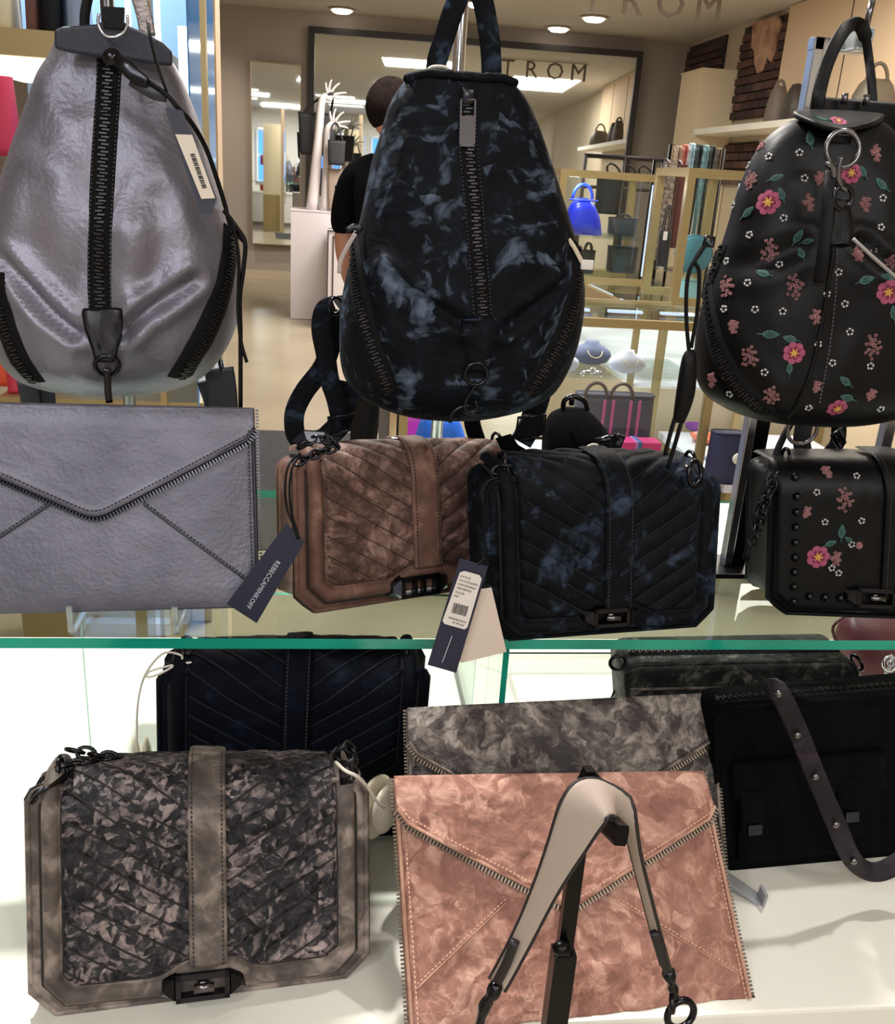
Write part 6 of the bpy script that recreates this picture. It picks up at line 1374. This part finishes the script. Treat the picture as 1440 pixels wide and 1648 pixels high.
g = goods('handbag', 'crimson bag in front of the orange tote', 8, 600, 30, 630, LY+.03, mat('crimson leather', (196, 40, 70), .5), dep=.05, z0=zl+.001)
p = onY(105, 650, LY+.1); t = dome('dusty pink dome bag on the lower board of the lit cabinet', 72, 618, 132, 665, LY+.13, mat('dusty pink leather', (206, 132, 138), .5), zl+.001, goldm)
t = goods('handbag', 'cream purse with gold flower clasp on the lower board', 218, 628, 270, 668, LY+.1, mat('cream leather', (200, 184, 150), .5), dep=.08, z0=zl+.001); c = onY(248, 641, LY+.09)
for k in range(4): G().ell((c.x+.012*math.cos(R(90*k)), c.y-.005, c.z+.012*math.sin(R(90*k))), .008, .004, .008, 10, 6).out('clasp_petal', goldm, t)
lamp('lamp_cabinet', 'AREA', ((xl+xr)/2-.1, LY+.2, 2.2), 9, (.75, .87, 1), .5, .3)

# ------------------------------------------------------------------ taupe strap on a black stand in front of the table
t = thing('strap_stand', 'slim black metal stand with a hook standing in front of the white table', 'stand', (onY(903, 1640, .47).x, .47, 0))
top = onY(945, 1246, .47); bot = onY(900, 1648, .47); px_ = (top.x+bot.x)/2
g = G(); g.box((top.x-.0045, .466, .7), (top.x+.0045, .472, top.z)); q = onY(916, 1430, .47).z
part('post', (top.x-.0050, .4665, .30), (top.x+.0050, .4735, top.z-.004), blackm, t)
part('sleeve', (top.x-.0075, .464, .01), (top.x+.0075, .4765, onY(905, 1530, .47).z), blackm, t)
part('foot', (top.x-.12, .38, 0), (top.x+.12, .53, .01), blackm, t)
G().prism([top+Vector((-.005, -.0035, -.006)), top+Vector((-.002, -.0035, .004)), top+Vector((.003, -.0035, .004)), top+Vector((.022, -.0035, -.020)), top+Vector((.020, -.0035, -.030)), top+Vector((.005, -.0035, -.014))], (0, .007, 0)).out('top_arm', blackm, t, smooth=False)
a = onY(958, 1306, .462); b = onY(1000, 1345, .425); G().ribbon([a, a.lerp(b, .5), b], .0085, .012, Vector((.2, -.3, 1))).out('hook', blackm, t, smooth=False)
p = onY(898, 1526, .462); G().lathe(p, [(.001, -.008), (.005, -.007), (.005, 0), (.002, .004)], 12, (-1, 0, 0)).out('thumb_screw', blackm, t)
taup = mat('taupe leather strap', (172, 156, 144), .55, bump=.1, bscale=200); dkedge = mat('dark strap edge', (30, 26, 28), .5)
path = [(800, 1585, .44), (822, 1545, .44), (850, 1490, .438), (880, 1425, .436), (910, 1362, .435), (938, 1305, .436), (962, 1284, .438), (990, 1292, .44), (1012, 1330, .443), (1028, 1395, .446), (1046, 1465, .448), (1058, 1510, .449), (1072, 1560, .45)]
P = px3(path, .44, 60); wd = []
for i in range(60):
    f_ = i/59; wd.append(.012+.016*math.exp(-((f_-.45)/.16)**2) if f_ < .62 else .009+.010*math.exp(-((f_-.55)/.10)**2))
nr = [Vector((-.45, -.75, .55)).lerp(Vector((.05, -.35, 1)), min(1, max(0, (i-20)/10))) if i < 34 else Vector((.05, -.35, 1)).lerp(Vector((-1.0, -.55, .0)), min(1, (i-33)/9)) for i in range(60)]
t = thing('bag_strap', 'taupe leather strap with dark edges draped over the black stand', 'strap', P[30])
G().ribbon(P, wd, .0022, nr).out('strap', taup, t)
for sgn in (-1, 1):
    ed = []
    for i, p in enumerate(P):
        tt_ = (P[min(i+1, 59)]-P[max(i-1, 0)]).normalized(); sd = tt_.cross(nr[i]).normalized(); ed.append(p+sd*wd[i]*.5*sgn)
    G().tube(ed, .0012, 6).out('strap_edge', dkedge, t)
for pts, nm in (([(800, 1580, .437), (815, 1550, .437), (828, 1515, .436)], 0), ([(1052, 1500, .445), (1062, 1530, .445), (1075, 1565, .446)], 1)):
    G().ribbon(px3(pts, .44, 12), .006, .004).out('strap_keeper', dkedge, t)
for pts in ([(800, 1582, .438), (792, 1600, .438), (782, 1612, .438), (776, 1630, .438), (770, 1660, .438)], [(1074, 1560, .447), (1082, 1585, .447), (1086, 1605, .447)]):
    G().tube(px3(pts, .44, 14), [.0035, .0045, .005, .0045, .004, .003, .003, .0035, .004, .0035, .003, .003, .003, .003], 8).out('swivel_clasp', gun, t)
G().torus(onY(1095, 1632, .446), (.2, -1, .2), .010, .0025).out('ring', gun, t); G().torus(onY(1082, 1612, .446), (1, -.4, .2), .006, .002).out('ring', gun, t)
G().tube(px3([(760, 1668), (775, 1640), (790, 1610), (786, 1602)], .437, 12), .002, 6).out('cord', dkedge, t)
